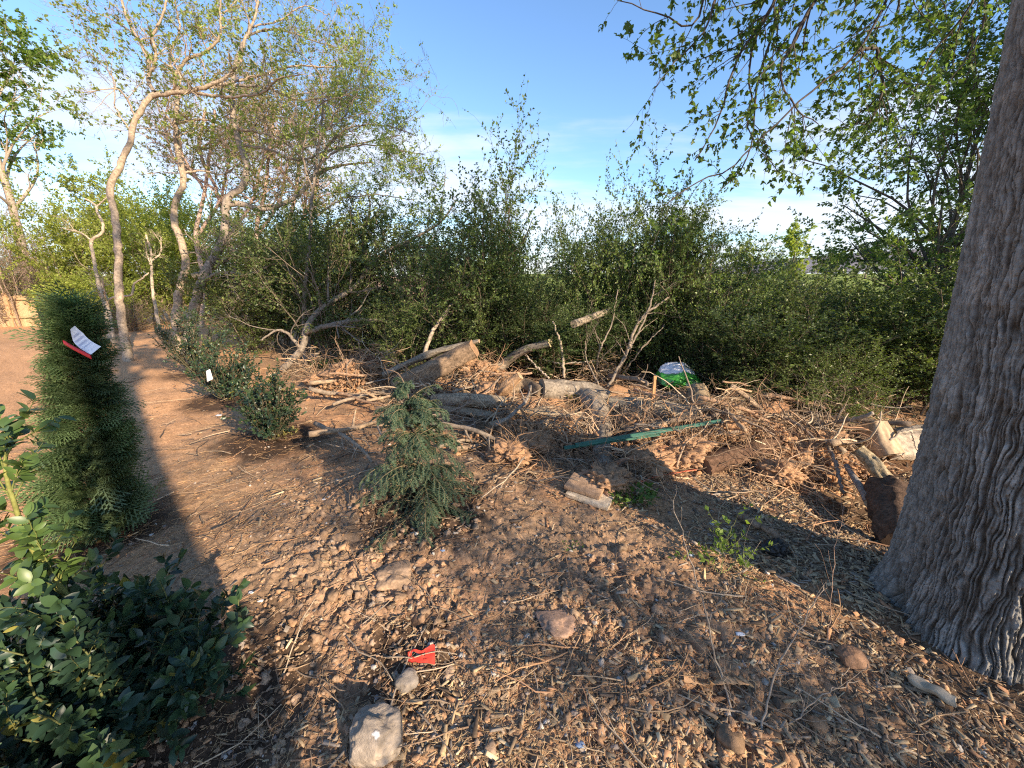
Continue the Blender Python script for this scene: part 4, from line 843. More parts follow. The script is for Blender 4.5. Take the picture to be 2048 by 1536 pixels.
# big split log: bark-covered top slab over a squared split face
log('split_log', 'big split log with a flat brown face, propped up on the debris pile', [GH(792, 776, .13), W(875, 735, GZ(792, 776) - .35), W(948, 697, GZ(792, 776) - .45)], [.135, .135, .12], (.25, .175, .115), (.36, .225, .135), M_logbark, profile=half, furrow=.018, rough=.09, squash=.85, spread=.18)
log('bark_slab', 'long slab of grey bark lying along the top of the big split log', [W(770, 748, GZ(792, 776) - .1), W(865, 706, GZ(792, 776) - .25), W(958, 682, GZ(792, 776) - .35)], [.09, .095, .05], (.235, .20, .155), squash=.45, furrow=.035, rough=.2, seed=3)
log('cut_log', 'slim log with pale sawn end pointing up to the right behind the pile', [WG(985, 752, 5.6), WG(1005, 730, 5.5), WG(1045, 702, 5.3), WG(1100, 686, 5.1)], [.065, .062, .055, .052], (.22, .185, .145), (.62, .50, .30), furrow=.02)
log('curved_log', 'dark curved hollow log left of the sawn grey log', [WG(965, 808, 5.0), WG(1005, 785, 5.0), WG(1045, 772, 4.95), WG(1085, 785, 4.9)], [.09, .10, .09, .075], (.21, .155, .105), ends=(False, False), furrow=.04, rough=.2)
log('forked_log', 'thick grey furrowed log with a sawn end and a limb bending down to the front', [WG(1083, 781, 4.75), WG(1130, 782, 4.75), WG(1180, 788, 4.7), WG(1215, 800, 4.7)], [.135, .13, .13, .10], GLOG, (.36, .30, .22),
    kids=[([W(1165, 788, 4.68), GH(1193, 814, .12), GH(1203, 850, .09), GH(1205, 890, .06), GH(1207, 940, .03)], [.115, .115, .095, .08, .065])], furrow=.045, rough=.12)
log('mottled_log', 'mottled grey log lying behind the leaning brown stake', [GH(1222, 812, .10), GH(1270, 815, .10), GH(1330, 825, .10), GH(1398, 836, .09)], [.10, .115, .115, .09], (.29, .25, .19), furrow=.05, rough=.15, seed=5)
log('standing_stump', 'short upright stump with mottled bark in front of the plastic bag', [GH(1412, 842, -.03), WG(1402, 812, 4.45), WG(1394, 783, 4.5)], [.115, .105, .105], (.33, .255, .165), (.42, .33, .22), furrow=.05, rough=.15, seed=8, cat='stump')
log('dark_log', 'dark reddish furrowed log half buried in the wood chips on the right', [GH(1405, 936, .03), GH(1470, 914, .06), GH(1530, 894, .08), GH(1592, 872, .10)], [.085, .09, .085, .085], (.125, .075, .05), (.2, .13, .09), furrow=.05, seed=11)
log('reddish_log', 'small reddish peeled log below the dark hedge, right of the stump', [WG(1495, 838, 4.5), WG(1530, 826, 4.5), WG(1568, 812, 4.5)], [.055, .075, .06], (.36, .20, .11), furrow=.03, rough=.25, seed=12)
log('broken_log', 'broken branch with a torn yellow end in front of the split upright log', [WG(1716, 898, 3.15), WG(1738, 918, 3.1), WG(1756, 940, 3.0), WG(1776, 965, 2.95)], [.045, .055, .05, .045], (.34, .27, .17), (.62, .38, .12), furrow=.06, rough=.35, seed=13)
log('upright_log', 'split piece of log standing upright with a flat pale face on the right', [WG(1772, 912, 3.45), WG(1757, 880, 3.5), WG(1745, 846, 3.55)], [.105, .095, .085], (.40, .29, .185), (.38, .28, .19), M_wood, profile=half, furrow=.015, rough=.1, seed=14)
log('rotten_log', 'dark rotten log lying in the hollow against the big trunk', [WG(1778, 985, 2.85), WG(1790, 1030, 2.55), WG(1812, 1090, 2.3)], [.13, .12, .12], (.10, .065, .045), furrow=.07, rough=.25, seed=15, ends=(False, False))
log('grey_log', 'smooth grey log end poking out behind the big trunk', [WG(1785, 868, 3.6), WG(1840, 862, 3.6), WG(1905, 858, 3.6)], [.05, .055, .055], (.22, .19, .16), furrow=.02, seed=16)
log('weathered_plank', 'weathered grey plank with a split end behind the young hemlock', [WG(835, 812, 4.85), WG(900, 815, 4.75), WG(985, 832, 4.6)], [.10, .11, .07], (.34, .27, .185), squash=.55, furrow=.06, rough=.15, seed=17, M=M_wood)
log('weathered_plank', 'long thin weathered plank below the dark curved log', [WG(1010, 826, 4.6), WG(1085, 824, 4.6), WG(1165, 832, 4.6)], [.06, .065, .055], (.32, .25, .17), squash=.5, furrow=.04, seed=18, M=M_wood)
log('wood_chunk', 'stubby broken wood chunk at the edge of the pale chip slope', [GH(985, 862, .05), GH(1020, 846, .11)], [.085, .07], (.34, .24, .15), (.36, .27, .17), furrow=.06, rough=.3, seed=19, M=M_wood)
log('wood_chunk', 'ragged wood chunk just left of the bending grey limb', [GH(1066, 862, .05), GH(1096, 846, .10)], [.06, .055], (.33, .25, .17), (.36, .27, .17), furrow=.06, rough=.3, seed=20, M=M_wood)
log('hedge_log', 'dead log end resting in the hedge above the bare stems', [W(1148, 648, 4.9), W(1195, 630, 5.4), W(1245, 610, 6.3)], [.045, .045, .04], (.27, .225, .17), seed=21)
log('grey_stick', 'grey stick with a pale torn end lying toward the big trunk', [WG(1693, 932, 3.2), WG(1712, 962, 3.0), WG(1728, 985, 2.85), WG(1741, 1004, 2.75)], [.018, .022, .026, .036], (.28, .25, .22), (.6, .48, .33), seed=22, cat='stick')

log('root_stump', 'chunky root stump with a torn end under the right end of the green post', [GH(1252, 885, .05), GH(1290, 874, .12), GH(1335, 862, .16)], [.06, .085, .07], (.33, .24, .155), (.40, .30, .2), furrow=.07, rough=.35, seed=31, cat='stump')
log('root_stump', 'orange-brown root stump below the slim sawn log', [GH(985, 792, .10), GH(1012, 776, .2), GH(1040, 752, .3)], [.05, .07, .05], (.38, .24, .14), (.45, .32, .2), furrow=.06, rough=.35, seed=32, cat='stump')
log('weathered_log', 'weathered tan log lying flat behind the top of the young hemlock', [GH(868, 800, .12), GH(935, 800, .17), GH(1010, 806, .14)], [.06, .075, .06], (.33, .26, .18), (.42, .33, .22), furrow=.05, rough=.15, seed=33)
log('dark_log', 'dark damp log at the hedge foot left of the upright split log', [GH(1600, 868, .06), GH(1650, 852, .1), GH(1700, 842, .1)], [.06, .065, .06], (.15, .11, .08), (.3, .22, .15), furrow=.05, rough=.2, seed=34)
log('root_stump', 'pale chunk of root between the stump and the small reddish log', [GH(1442, 842, .06), GH(1462, 832, .12), GH(1484, 818, .16)], [.05, .06, .045], (.40, .30, .2), (.45, .34, .22), furrow=.06, rough=.4, seed=35, cat='stump')
log('weathered_log', 'grey log half sunk in the twigs in front of the mottled log', [GH(1235, 842, .04), GH(1290, 846, .07), GH(1352, 850, .05)], [.055, .06, .05], (.29, .24, .18), (.42, .33, .22), furrow=.05, rough=.2, seed=36)
def boxm(c, ax, up, dims, col, rag=.0, seed=0):
    """a bevelled slab with slightly uneven faces"""
    ax = unit(np.asarray(ax, float)); up = np.asarray(up, float); up = unit(up - (up @ ax) * ax); sd = np.cross(up, ax); nx, ny, nz = 24, 12, 5
    g = lambda n: np.concatenate([[-.5, -.485], np.linspace(-.46, .46, n), [.485, .5]]); X, Y, Z = g(nx), g(ny), np.array([-.5, -.4, 0, .4, .5])
    V, Q = [], []
    def face(U, W_, f):
        o = len(V); a, b_ = len(U), len(W_)
        for u in U:
            for w in W_: V.append(f(u, w))
        for i in range(a - 1):
            for j in range(b_ - 1): Q.append([o + i * b_ + j, o + i * b_ + j + 1, o + (i + 1) * b_ + j + 1, o + (i + 1) * b_ + j])
    for s in (-.5, .5):
        face(X, Y, lambda u, w: (u, w, s)); face(X, Z, lambda u, w: (u, s, w)); face(Y, Z, lambda u, w: (s, u, w))
    V = np.array(V); e = np.sum(np.abs(V) > .478, 1); d = np.asarray(dims, float); m = d.min()
    k = np.where(e >= 2, 1, 0)[:, None]; V = V * d - np.sign(V) * k * m * .04
    q = V * 1.0; V = V + rag * m * np.stack([perlin(q[:, 0] * 30 + seed + a * 9, q[:, 1] * 30, q[:, 2] * 30) for a in range(3)], 1)
    P = np.asarray(c) + V[:, :1] * ax + V[:, 1:2] * sd + V[:, 2:] * up
    return P, np.array(Q), np.asarray(col) * (1 + .18 * perlin(q[:, 0] * 25, q[:, 1] * 25, q[:, 2] * 25 + seed))[:, None]
def slab3(name, a, b, c, h, col, label, cat, seed):
    """slab from its front edge a-b and right edge b-c"""
    L, w = np.linalg.norm(b - a), np.linalg.norm(c - b); ctr = (a + b) / 2 + (c - b) / 2
    solo(name, boxm(ctr, b - a, np.cross(b - a, c - b), (L, w, h), col, .035, seed), M_rock, label, cat, ctr)
slab3('paver_block', GH(1116, 968, .06), GH(1185, 990, .058), GH(1228, 974, .06), .030, (.36, .24, .155), 'brown rectangular paver lying on top of the pale slab', 'paver', 2)
slab3('pale_slab', GH(1117, 983, .024), GH(1200, 1011, .02), GH(1250, 992, .024), .032, (.50, .42, .32), 'pale concrete slab under the brown paver', 'slab', 3)
c3 = W(1830, 893, 3.5)
solo('pale_slab', boxm(c3, (1, .05, 0), (0, -.6, 1), (.55, .22, .09), (.46, .38, .29), .15, 4), M_rock, 'pale cream slab leaning beside the big trunk on the right', 'slab', c3)
# planks, stakes and poles
def plank(name, label, a, b, w, h, col, cat='plank', M=None, roll=(0, 0, 1), rag=.12, seed=0): a, b = np.asarray(a), np.asarray(b); return solo(name, boxm((a + b) / 2, b - a, roll, (np.linalg.norm(b - a), w, h), col, rag, seed), M or M_wood, label, cat, (a + b) / 2)
plank('thin_plank', 'long reddish batten lying across the pit in front of the forked log', GH(1142, 956, .06), GH(1335, 893, .13), .035, .022, (.42, .21, .115), seed=5)
plank('wooden_stake', 'leaning reddish brown stake in front of the plastic bag', GH(1300, 868, 0), W(1310, 752, GZ(1300, 868) + .15), .03, .022, (.42, .22, .10), 'stake', roll=(0, -1, .1), seed=6)
plank('short_stake', 'short tan stake standing in the root mass below the split log', W(965, 798, 5.0), W(963, 748, 5.05), .045, .03, (.38, .24, .14), 'stake', roll=(0, -1, .1), seed=7)
def post(name, label, a, b, w):
    a, b = np.asarray(a), np.asarray(b); d = unit(b - a); s = unit(np.cross(d, [0, 0, 1])); u = np.cross(s, d); prof = np.array([[-w, .0], [-w, .2 * w], [-.45 * w, .25 * w], [-.4 * w, .8 * w], [.4 * w, .8 * w], [.45 * w, .25 * w], [w, .2 * w], [w, 0], [.5 * w, 0], [.3 * w, .6 * w], [-.3 * w, .6 * w], [-.5 * w, 0]])
    n = 24; k = len(prof); c = np.linspace(0, 1, n)[:, None, None] * (b - a) + a; V = (c + prof[None, :, :1] * s + prof[None, :, 1:] * u).reshape(-1, 3)
    i = np.arange(n - 1)[:, None] * k; j = np.arange(k)[None]; Q = np.stack([i + j, i + (j + 1) % k, i + k + (j + 1) % k, i + k + j], -1).reshape(-1, 4)
    mid = (a + b) / 2; cc = np.array([.030, .115, .085]) * (1 + .3 * perlin(V[:, 0] * 9, V[:, 1] * 9, V[:, 2] * 9))[:, None]
    solo(name, (V, Q, cc), M_paint, label, 'fence post', mid, group='green metal fence posts')
post('metal_post', 'long green metal fence post, the upper one across the pit', GH(1150, 892, .20), GH(1440, 843, .26), .026)
post('metal_post', 'faded green metal post lying just under the upper one', GH(1128, 897, .16), GH(1330, 868, .20), .022)
# ribbon
def strip(name, label, pts, w, col, cat='ribbon', M=None):
    P = smooth_path(pts, 26); rng = np.random.default_rng(len(label)); T = unit(np.gradient(P, axis=0)); s = unit(np.cross(T, [0, 0, 1.])); u = np.cross(s, T); tw = np.cumsum(rng.normal(0, .25, 26))[:, None]; q = s * np.cos(tw) + u * np.sin(tw); nn = np.cross(T, q) * .0012
    V = np.concatenate([P - q * w / 2, P + q * w / 2, P + q * w / 2 + nn, P - q * w / 2 + nn]); k = np.arange(25); Q = np.concatenate([np.stack([a * 26 + k, a * 26 + k + 1, b * 26 + k + 1, b * 26 + k], 1) for a, b in ((0, 1), (1, 2), (2, 3), (3, 0))])
    return solo(name, (V, Q, np.full((104, 3), col)), M or M_paint, label, cat, P.mean(0))
strip('orange_ribbon', 'faded orange-red ribbon stretched over the chips right of the paver', [G(1262, 976, .03), G(1310, 966, .06), G(1350, 960, .06), G(1396, 950, .05)], .018, (.55, .14, .07))
# the red torn plastic piece near the rock
V = []; C = []
for i in range(15):
    for j in range(7):
        s, u = i / 14, j / 6; x = 817 + 54 * s; y = 1310 + 7 * (1 - s) + (26 - 8 * (1 - s) + 3 * s) * u
        if j < 3: y -= 3 * sin(s * 9)
        q = G(x, y, 0); q[2] = Hmac(q[0], q[1]) + .028 + .010 * perlin(s * 5, u * 4, 2.) + .014 * (1 - u) * (.4 + s); V.append(q); C.append(np.array([.62, .06, .035]) * (1 + .35 * perlin(s * 7, u * 7, 5.)))
V = np.array(V); Q = np.array([[i * 7 + j, i * 7 + j + 1, i * 7 + j + 8, i * 7 + j + 7] for i in range(14) for j in range(6) if not (2 <= i <= 8 and j in (1, 2))])
Vt = np.concatenate([V, V - [0, 0, .0015]]); Q = np.concatenate([Q, Q[:, ::-1] + len(V)])
solo('torn_plastic', (Vt, Q, np.concatenate([C, C])), M_paint, 'torn scrap of bright red plastic on the ground above the big rock', 'scrap', V.mean(0))
# plastic bag
def build_bag():
    V0, f = ico(6); V = V0.copy(); a = np.array([1.0, .62, .55]); rng = np.random.default_rng(5)
    ctr = W(1357, 756, 4.9); rr = 1 + .16 * perlin(V[:, 0] * 1.5, V[:, 1] * 1.5, V[:, 2] * 1.5 + 4)
    cre = np.abs(perlin(V[:, 0] * 3.2 + .5 * perlin(V[:, 0] * 5, V[:, 1] * 5, V[:, 2] * 5), V[:, 1] * 3.2, V[:, 2] * 3.2 + 8)); cre2 = np.abs(perlin(V[:, 0] * 7, V[:, 1] * 7, V[:, 2] * 7 + 2)); cre3 = np.abs(perlin(V[:, 0] * 15, V[:, 1] * 15, V[:, 2] * 15 + 2))
    rr = rr - .62 * np.maximum(0, .25 - cre) - .30 * np.maximum(0, .25 - cre2) - .10 * np.maximum(0, .25 - cre3)
    V = V * (rr + .10 * perlin(V[:, 0] * 3 + 9, V[:, 1] * 3, V[:, 2] * 3))[:, None]
    for cdir, lim in zip(unit(np.random.RandomState(12).normal(size=(22, 3)) + [0, -.3, .2]), np.random.RandomState(13).uniform(.68, .92, 22)): dd = V @ cdir; V = V - np.maximum(0, dd - lim)[:, None] * cdir * .9
    V = V * a * .335; V[:, 2] *= 1.0; tail = sst(V[:, 0], .0, .36); V[:, 2] -= .13 * tail; V[:, 2] = V[:, 2] * (1 - .45 * tail); V[:, 0] *= 1 + .12 * tail
    hz = V0[:, 2] + .10 * perlin(V0[:, 0] * 3, V0[:, 1] * 3, 5.) - .20 * V0[:, 0]; wht = (hz > .52) & (V0[:, 0] < .62)
    dk = sst(perlin(V0[:, 0] * 1.6 + 3, V0[:, 1] * 1.6, V0[:, 2] * 1.6), .05, .25)[:, None]; grn = np.array([.045, .30, .035]) * (1 - dk) + np.array([.02, .13, .055]) * dk
    sil = ((perlin(V0[:, 0] * 4, V0[:, 1] * 4, V0[:, 2] * 4 + 9) > .34) & (V0[:, 0] > .1))[:, None]; grn = np.where(sil, np.array([.40, .44, .45]), grn)
    C = np.where(wht[:, None], np.array([.66, .68, .74]), grn)
    solo('plastic_bag', (V + ctr + [0, 0, .03], f, C), M_plastic, 'crumpled green and white plastic sack on the brush pile', 'bag', ctr)
build_bag()
# rocks
def rock(label, px, py, sx, sy, sz, col, seed, sink=.3, spot=False, name='rock', M=None, group=None, amp=1.):
    V0, f = ico(5 if sx > .05 else 4); b = G(px, py); V = V0 * (1 + amp * (.22 * perlin(V0[:, 0] * 1.2 + seed, V0[:, 1] * 1.2, V0[:, 2] * 1.2) + .10 * perlin(V0[:, 0] * 2.6, V0[:, 1] * 2.6 + seed, V0[:, 2] * 2.6) + .045 * perlin(V0[:, 0] * 7, V0[:, 1] * 7 + seed, V0[:, 2] * 7) + .018 * perlin(V0[:, 0] * 18, V0[:, 1] * 18 + seed, V0[:, 2] * 18)))[:, None]
    cl_ = unit(np.random.RandomState(seed).normal(size=(7, 3)))
    for c in cl_: d = V @ c; V = V - np.maximum(0, d - .82)[:, None] * c * .85
    V = V * [sx, sy, sz]; C = np.asarray(col) * (1 + .2 * perlin(V0[:, 0] * 3, V0[:, 1] * 3, V0[:, 2] * 3 + seed) + .12 * perlin(V0[:, 0] * 14, V0[:, 1] * 14, V0[:, 2] * 14))[:, None]
    if spot: m = ((V0 - unit(np.array([.12, -.45, .9]))) ** 2).sum(1) + .02 * perlin(V0[:, 0] * 12, V0[:, 1] * 12, 3.) < .010; C[m] = (.72, .72, .72)
    b = b + [0, 0, sz * (1 - 2 * sink) * .9]; return solo(name, (V + b, f, C), M or M_rock, label, 'rock' if name == 'rock' else 'clod', b, True, group)
rock('largest grey-brown rock at the bottom with a white speck', 757, 1490, .094, .085, .075, (.34, .28, .22), 3, .3, True, amp=1.5)
rock('mid-sized grey stone just above the largest rock', 815, 1372, .042, .04, .032, (.28, .24, .20), 4)
rock('orange-brown stone at the foot of the big trunk', 1700, 1320, .055, .05, .035, (.25, .15, .095), 6)
rock('wide pale clay lump right of the red plastic scrap', 1112, 1252, .085, .075, .03, (.36, .235, .165), 9, .62, amp=1.6, name='clay_lump', M=M_clod)
rock('broad cracked soil lump below the young hemlock', 790, 1160, .10, .09, .04, (.33, .23, .155), 10, .72, amp=1.7, name='clay_lump', M=M_clod)
rock('pale boulder in the shade under the leaning dead limb', 640, 722, .22, .18, .12, (.26, .22, .19), 14, .4)
# dead leaning limb and broken branches
def dead(name, label, limbs, col, seed, tw=(0, 0), cat='branch', jag=.012, group=None):
    rng = np.random.default_rng(seed); t = thing(name, label, cat, limbs[0][0][0], group); aP = []; aR = []
    for k, (P, ra, rb) in enumerate(limbs):
        n = 30; Q = smooth_path(P, n); Q[1:] += jag * rng.normal(size=(n - 1, 3)) * .4; R = np.linspace(ra, rb, n); part('stem' if k == 0 else 'limb', tubes(Q, R, 9, col, True, rough=.22), M_bark, t, True); aP.append(Q); aR.append(R)
    if tw[0]:
        g = grow(rng, np.stack(aP), np.stack(aR), tw[0], .25, 1, tw[1] * .4, tw[1], .4, 1.1, 8, .16, .1); g2 = grow(rng, *g, tw[0] * 4, .2, 1, tw[1] * .2, tw[1] * .5, .4, 1.1, 5, .2, .05)
        part('twigs', merge([tubes(*g, 5, col), tubes(*g2, 3, np.array(col) * .85)]), M_bark, t, True)
    return t
dead('dead_limb', 'long grey dead limb leaning up to the right beside the pile', [([WG(563, 742, 6.4), WG(600, 702, 6.5), WG(622, 640, 6.6), WG(660, 605, 6.7), WG(705, 578, 6.8), WG(730, 545, 6.9), WG(765, 508, 7.0), WG(820, 480, 7.1), WG(880, 445, 7.2), WG(912, 402, 7.3)],   .058, .014),
   ([WG(612, 665, 6.5), WG(660, 650, 6.3), WG(710, 640, 6.2), WG(765, 640, 6.1)], .05, .02), ([WG(740, 535, 6.9), WG(725, 470, 7), WG(740, 420, 7), WG(735, 380, 7.1)], .03, .008), ([WG(605, 700, 6.5), WG(560, 660, 6.3), WG(520, 680, 6.2)], .03, .01), ([WG(800, 490, 7.1), WG(880, 500, 7.1), WG(960, 540, 7.2)], .025, .008)], (.215, .18, .145), 501, (40, 1.0))
dead('broken_branch', 'pale broken branch standing in the brush above the split log', [([WG(848, 712, 5.52), WG(862, 670, 5.61), WG(885, 632, 5.70), WG(910, 600, 5.80), WG(938, 566, 5.89)],   .030, .018), ([WG(925, 585, 5.89), WG(965, 545, 5.98), WG(1020, 535, 6.07)], .022, .01)], (.34, .28, .21), 502, (6, .6))
dead('broken_stick', 'thin upright dead stick behind the forked log', [([WG(1128, 755, 5.0), WG(1124, 700, 5.0), WG(1106, 642, 5.0)], .017, .011)], (.33, .27, .2), 503)
dead('broken_stick', 'pale stick sloping down to the sawn end of the forked log', [([WG(1098, 757, 5.1), WG(1050, 710, 5.3)], .014, .011)], (.42, .35, .27), 504)
dead('broken_stick', 'pale stick lying across the brush right of the slim cut log', [([WG(1070, 715, 5.6), WG(1125, 727, 5.3), WG(1190, 722, 5.2)], .014, .008)], (.42, .36, .28), 505)
dead('bare_shrub', 'clump of bare leaning stems rising right of the forked log', [([WG(1225, 770, 4.91), WG(1255, 700, 5.00), WG(1280, 640, 5.08), WG(1335, 596, 5.16)], 0.0252, 0.0130), ([WG(1215, 775, 4.91), WG(1262, 690, 5.00), WG(1300, 610, 5.08), WG(1310, 560, 5.08)], 0.0187, 0.0086), ([WG(1190, 770, 4.91), WG(1200, 700, 5.00), WG(1225, 640, 5.08), WG(1235, 580, 5.08)], 0.0158, 0.0072), ([WG(1200, 775, 4.91), WG(1170, 700, 5.00), WG(1180, 650, 5.00)], 0.0115, 0.0058), ([WG(1230, 770, 4.91), WG(1290, 690, 5.00), WG(1330, 650, 5.08)], 0.0115, 0.0058)], (.22, .18, .14), 506, (16, .6), 'shrub')
dead('pale_stick', 'pale forked stick resting on the green fence post by the stump', [([WG(1338, 885, 4.0), WG(1372, 862, 4.1), WG(1410, 845, 4.2), WG(1466, 816, 4.4)], .035, .03), ], (.44, .34, .22), 507, cat='stick')
dead('pale_stick', 'orange-brown bent stick leaning against the stump', [([WG(1360, 868, 4.0), WG(1392, 845, 4.1), WG(1412, 824, 4.2), WG(1425, 828, 4.2)], .022, .016)], (.44, .26, .13), 508, cat='stick')
dead('pale_stick', 'pair of pale sticks between the mottled log and the bag, upper one', [([WG(1262, 768, 4.9), WG(1310, 780, 4.85), WG(1375, 797, 4.8)], .012, .009)], (.5, .36, .25), 509, cat='stick')
dead('pale_stick', 'pinkish stick below the upper pale one, between the mottled log and the bag', [([WG(1268, 778, 4.8), WG(1310, 790, 4.75), WG(1358, 798, 4.7)], .013, .010)], (.46, .29, .21), 510, cat='stick')
dead('grey_branch', 'grey branch lying in the chips left of the torn pale stick', [([WG(1650, 880, 3.4), WG(1665, 910, 3.3), WG(1680, 960, 3.1), WG(1688, 985, 3.0)], .016, .011)], (.25, .21, .17), 511, cat='stick')
dead('grey_branch', 'curved pale branch arching over the grey log end by the big trunk', [([WG(1778, 880, 3.4), WG(1800, 866, 3.4), WG(1840, 858, 3.4), WG(1900, 845, 3.4)], .011, .007), ([WG(1822, 862, 3.4), WG(1830, 890, 3.35), WG(1842, 915, 3.3)], .007, .004)], (.40, .33, .25), 512, cat='stick')
dead('half_buried_branch', 'brown branch half buried in the chips beside the green weed', [([G(1478, 1040, .03), G(1510, 1065, .05), G(1545, 1085, .05), G(1572, 1105, .03)], .022, .014)], (.26, .18, .12), 513, cat='stick')
# curly roots: masses of thin bent roots on the pile
def roots(label, c, rad, n, seed, col, L=.5, droop=-.05, clod=True):
    rng = np.random.default_rng(seed); t = thing('root_mass', label, 'root mass', c); c = np.asarray(c, float)
    d = unit(rng.normal(size=(n, 3)) * [1, 1, .8] + [0, 0, .25]); P = [c + d * rad * rng.uniform(.2, .8, (n, 1)) * [1, 1, .6]]; Ls = rng.uniform(.4, 1.2, n)[:, None] * L
    for j in range(9): d = unit(d + rng.normal(0, .30, (n, 3)) + [0, 0, droop]); q = P[-1] + d * Ls / 9; q[:, 2] = np.maximum(q[:, 2], Hmac(q[:, 0], q[:, 1]) + .01); P.append(q)
    P = np.stack(P, 1); R = (rng.uniform(.002, .008, n) ** 1.0)[:, None] * np.linspace(1, .3, 10); g = grow(rng, P, R, n * 4, .1, 1, L * .15, L * .5, .4, 1.2, 6, .3, -.05)
    part('roots', merge([tubes(P, R, 5, np.array(col) * rng.uniform(.7, 1.3, (n, 1))), tubes(*g, 3, np.array(col) * .9)]), M_twig, t, True)
    if clod:
        V0, f = ico(5); V = V0 * (1 + .45 * perlin(V0[:, 0] * 1.7 + seed, V0[:, 1] * 1.7, V0[:, 2] * 1.7) + .25 * perlin(V0[:, 0] * 5 + seed, V0[:, 1] * 5, V0[:, 2] * 5) + .20 * perlin(V0[:, 0] * 13 + seed, V0[:, 1] * 13, V0[:, 2] * 13) + .12 * perlin(V0[:, 0] * 27 + seed, V0[:, 1] * 27, V0[:, 2] * 27))[:, None] * rad * 1.3 * [1, 1, .62]
        part('soil', (V + c, f, np.array([.36, .22, .13]) * (1 + .3 * perlin(V0[:, 0] * 6, V0[:, 1] * 6, V0[:, 2] * 6))[:, None]), M_clod, t, True)
roots('reddish root mass with clinging soil below the end of the split log', WG(955, 745, 5.25), .17, 40, 601, (.36, .22, .13), .4)
roots('root mass with orange soil left of the split log', WG(705, 748, 5.7), .22, 46, 602, (.30, .2, .13), .5)
roots('low grey root tangle between the split log and the hemlock', WG(820, 800, 5.0), .18, 60, 603, (.27, .22, .17), .5, clod=False)
roots('tangle of pale fine roots over the limb of the forked log', WG(1195, 885, 3.9), .12, 50, 604, (.50, .36, .24), .5, -.02, False)
roots('brown root clump hanging from the batten end in the pit', WG(1330, 895, 3.65), .12, 55, 605, (.32, .21, .13), .35)
roots('soil clump with roots behind the orange ribbon', WG(1300, 925, 3.55), .13, 30, 606, (.34, .23, .14), .3)
roots('dry root clump at the right end of the dark log', WG(1580, 905, 3.75), .15, 50, 607, (.38, .24, .14), .35)
roots('root cluster trailing over the middle of the dark log', WG(1500, 915, 3.55), .08, 34, 608, (.36, .24, .15), .4, -.1, False)
roots('curled roots at the right end of the small reddish log', WG(1578, 815, 4.5), .09, 40, 609, (.36, .26, .17), .5, 0, False)
roots('upright tuft of dead reddish stems at the left end of the split log', WG(737, 725, 5.8), .07, 36, 610, (.30, .15, .10), .25, .10, False)
roots('dark root lump in the shade of the pit behind the paver', WG(1215, 960, 3.35), .12, 20, 611, (.12, .09, .07), .25)
roots('soil hump with roots left of the bending limb', WG(1065, 885, 4.05), .13, 22, 612, (.34, .24, .15), .3)
roots('wiry roots on the sunlit clay beside the round holly', G(668, 772, .03), .12, 26, 613, (.36, .22, .13), .4, -.05)
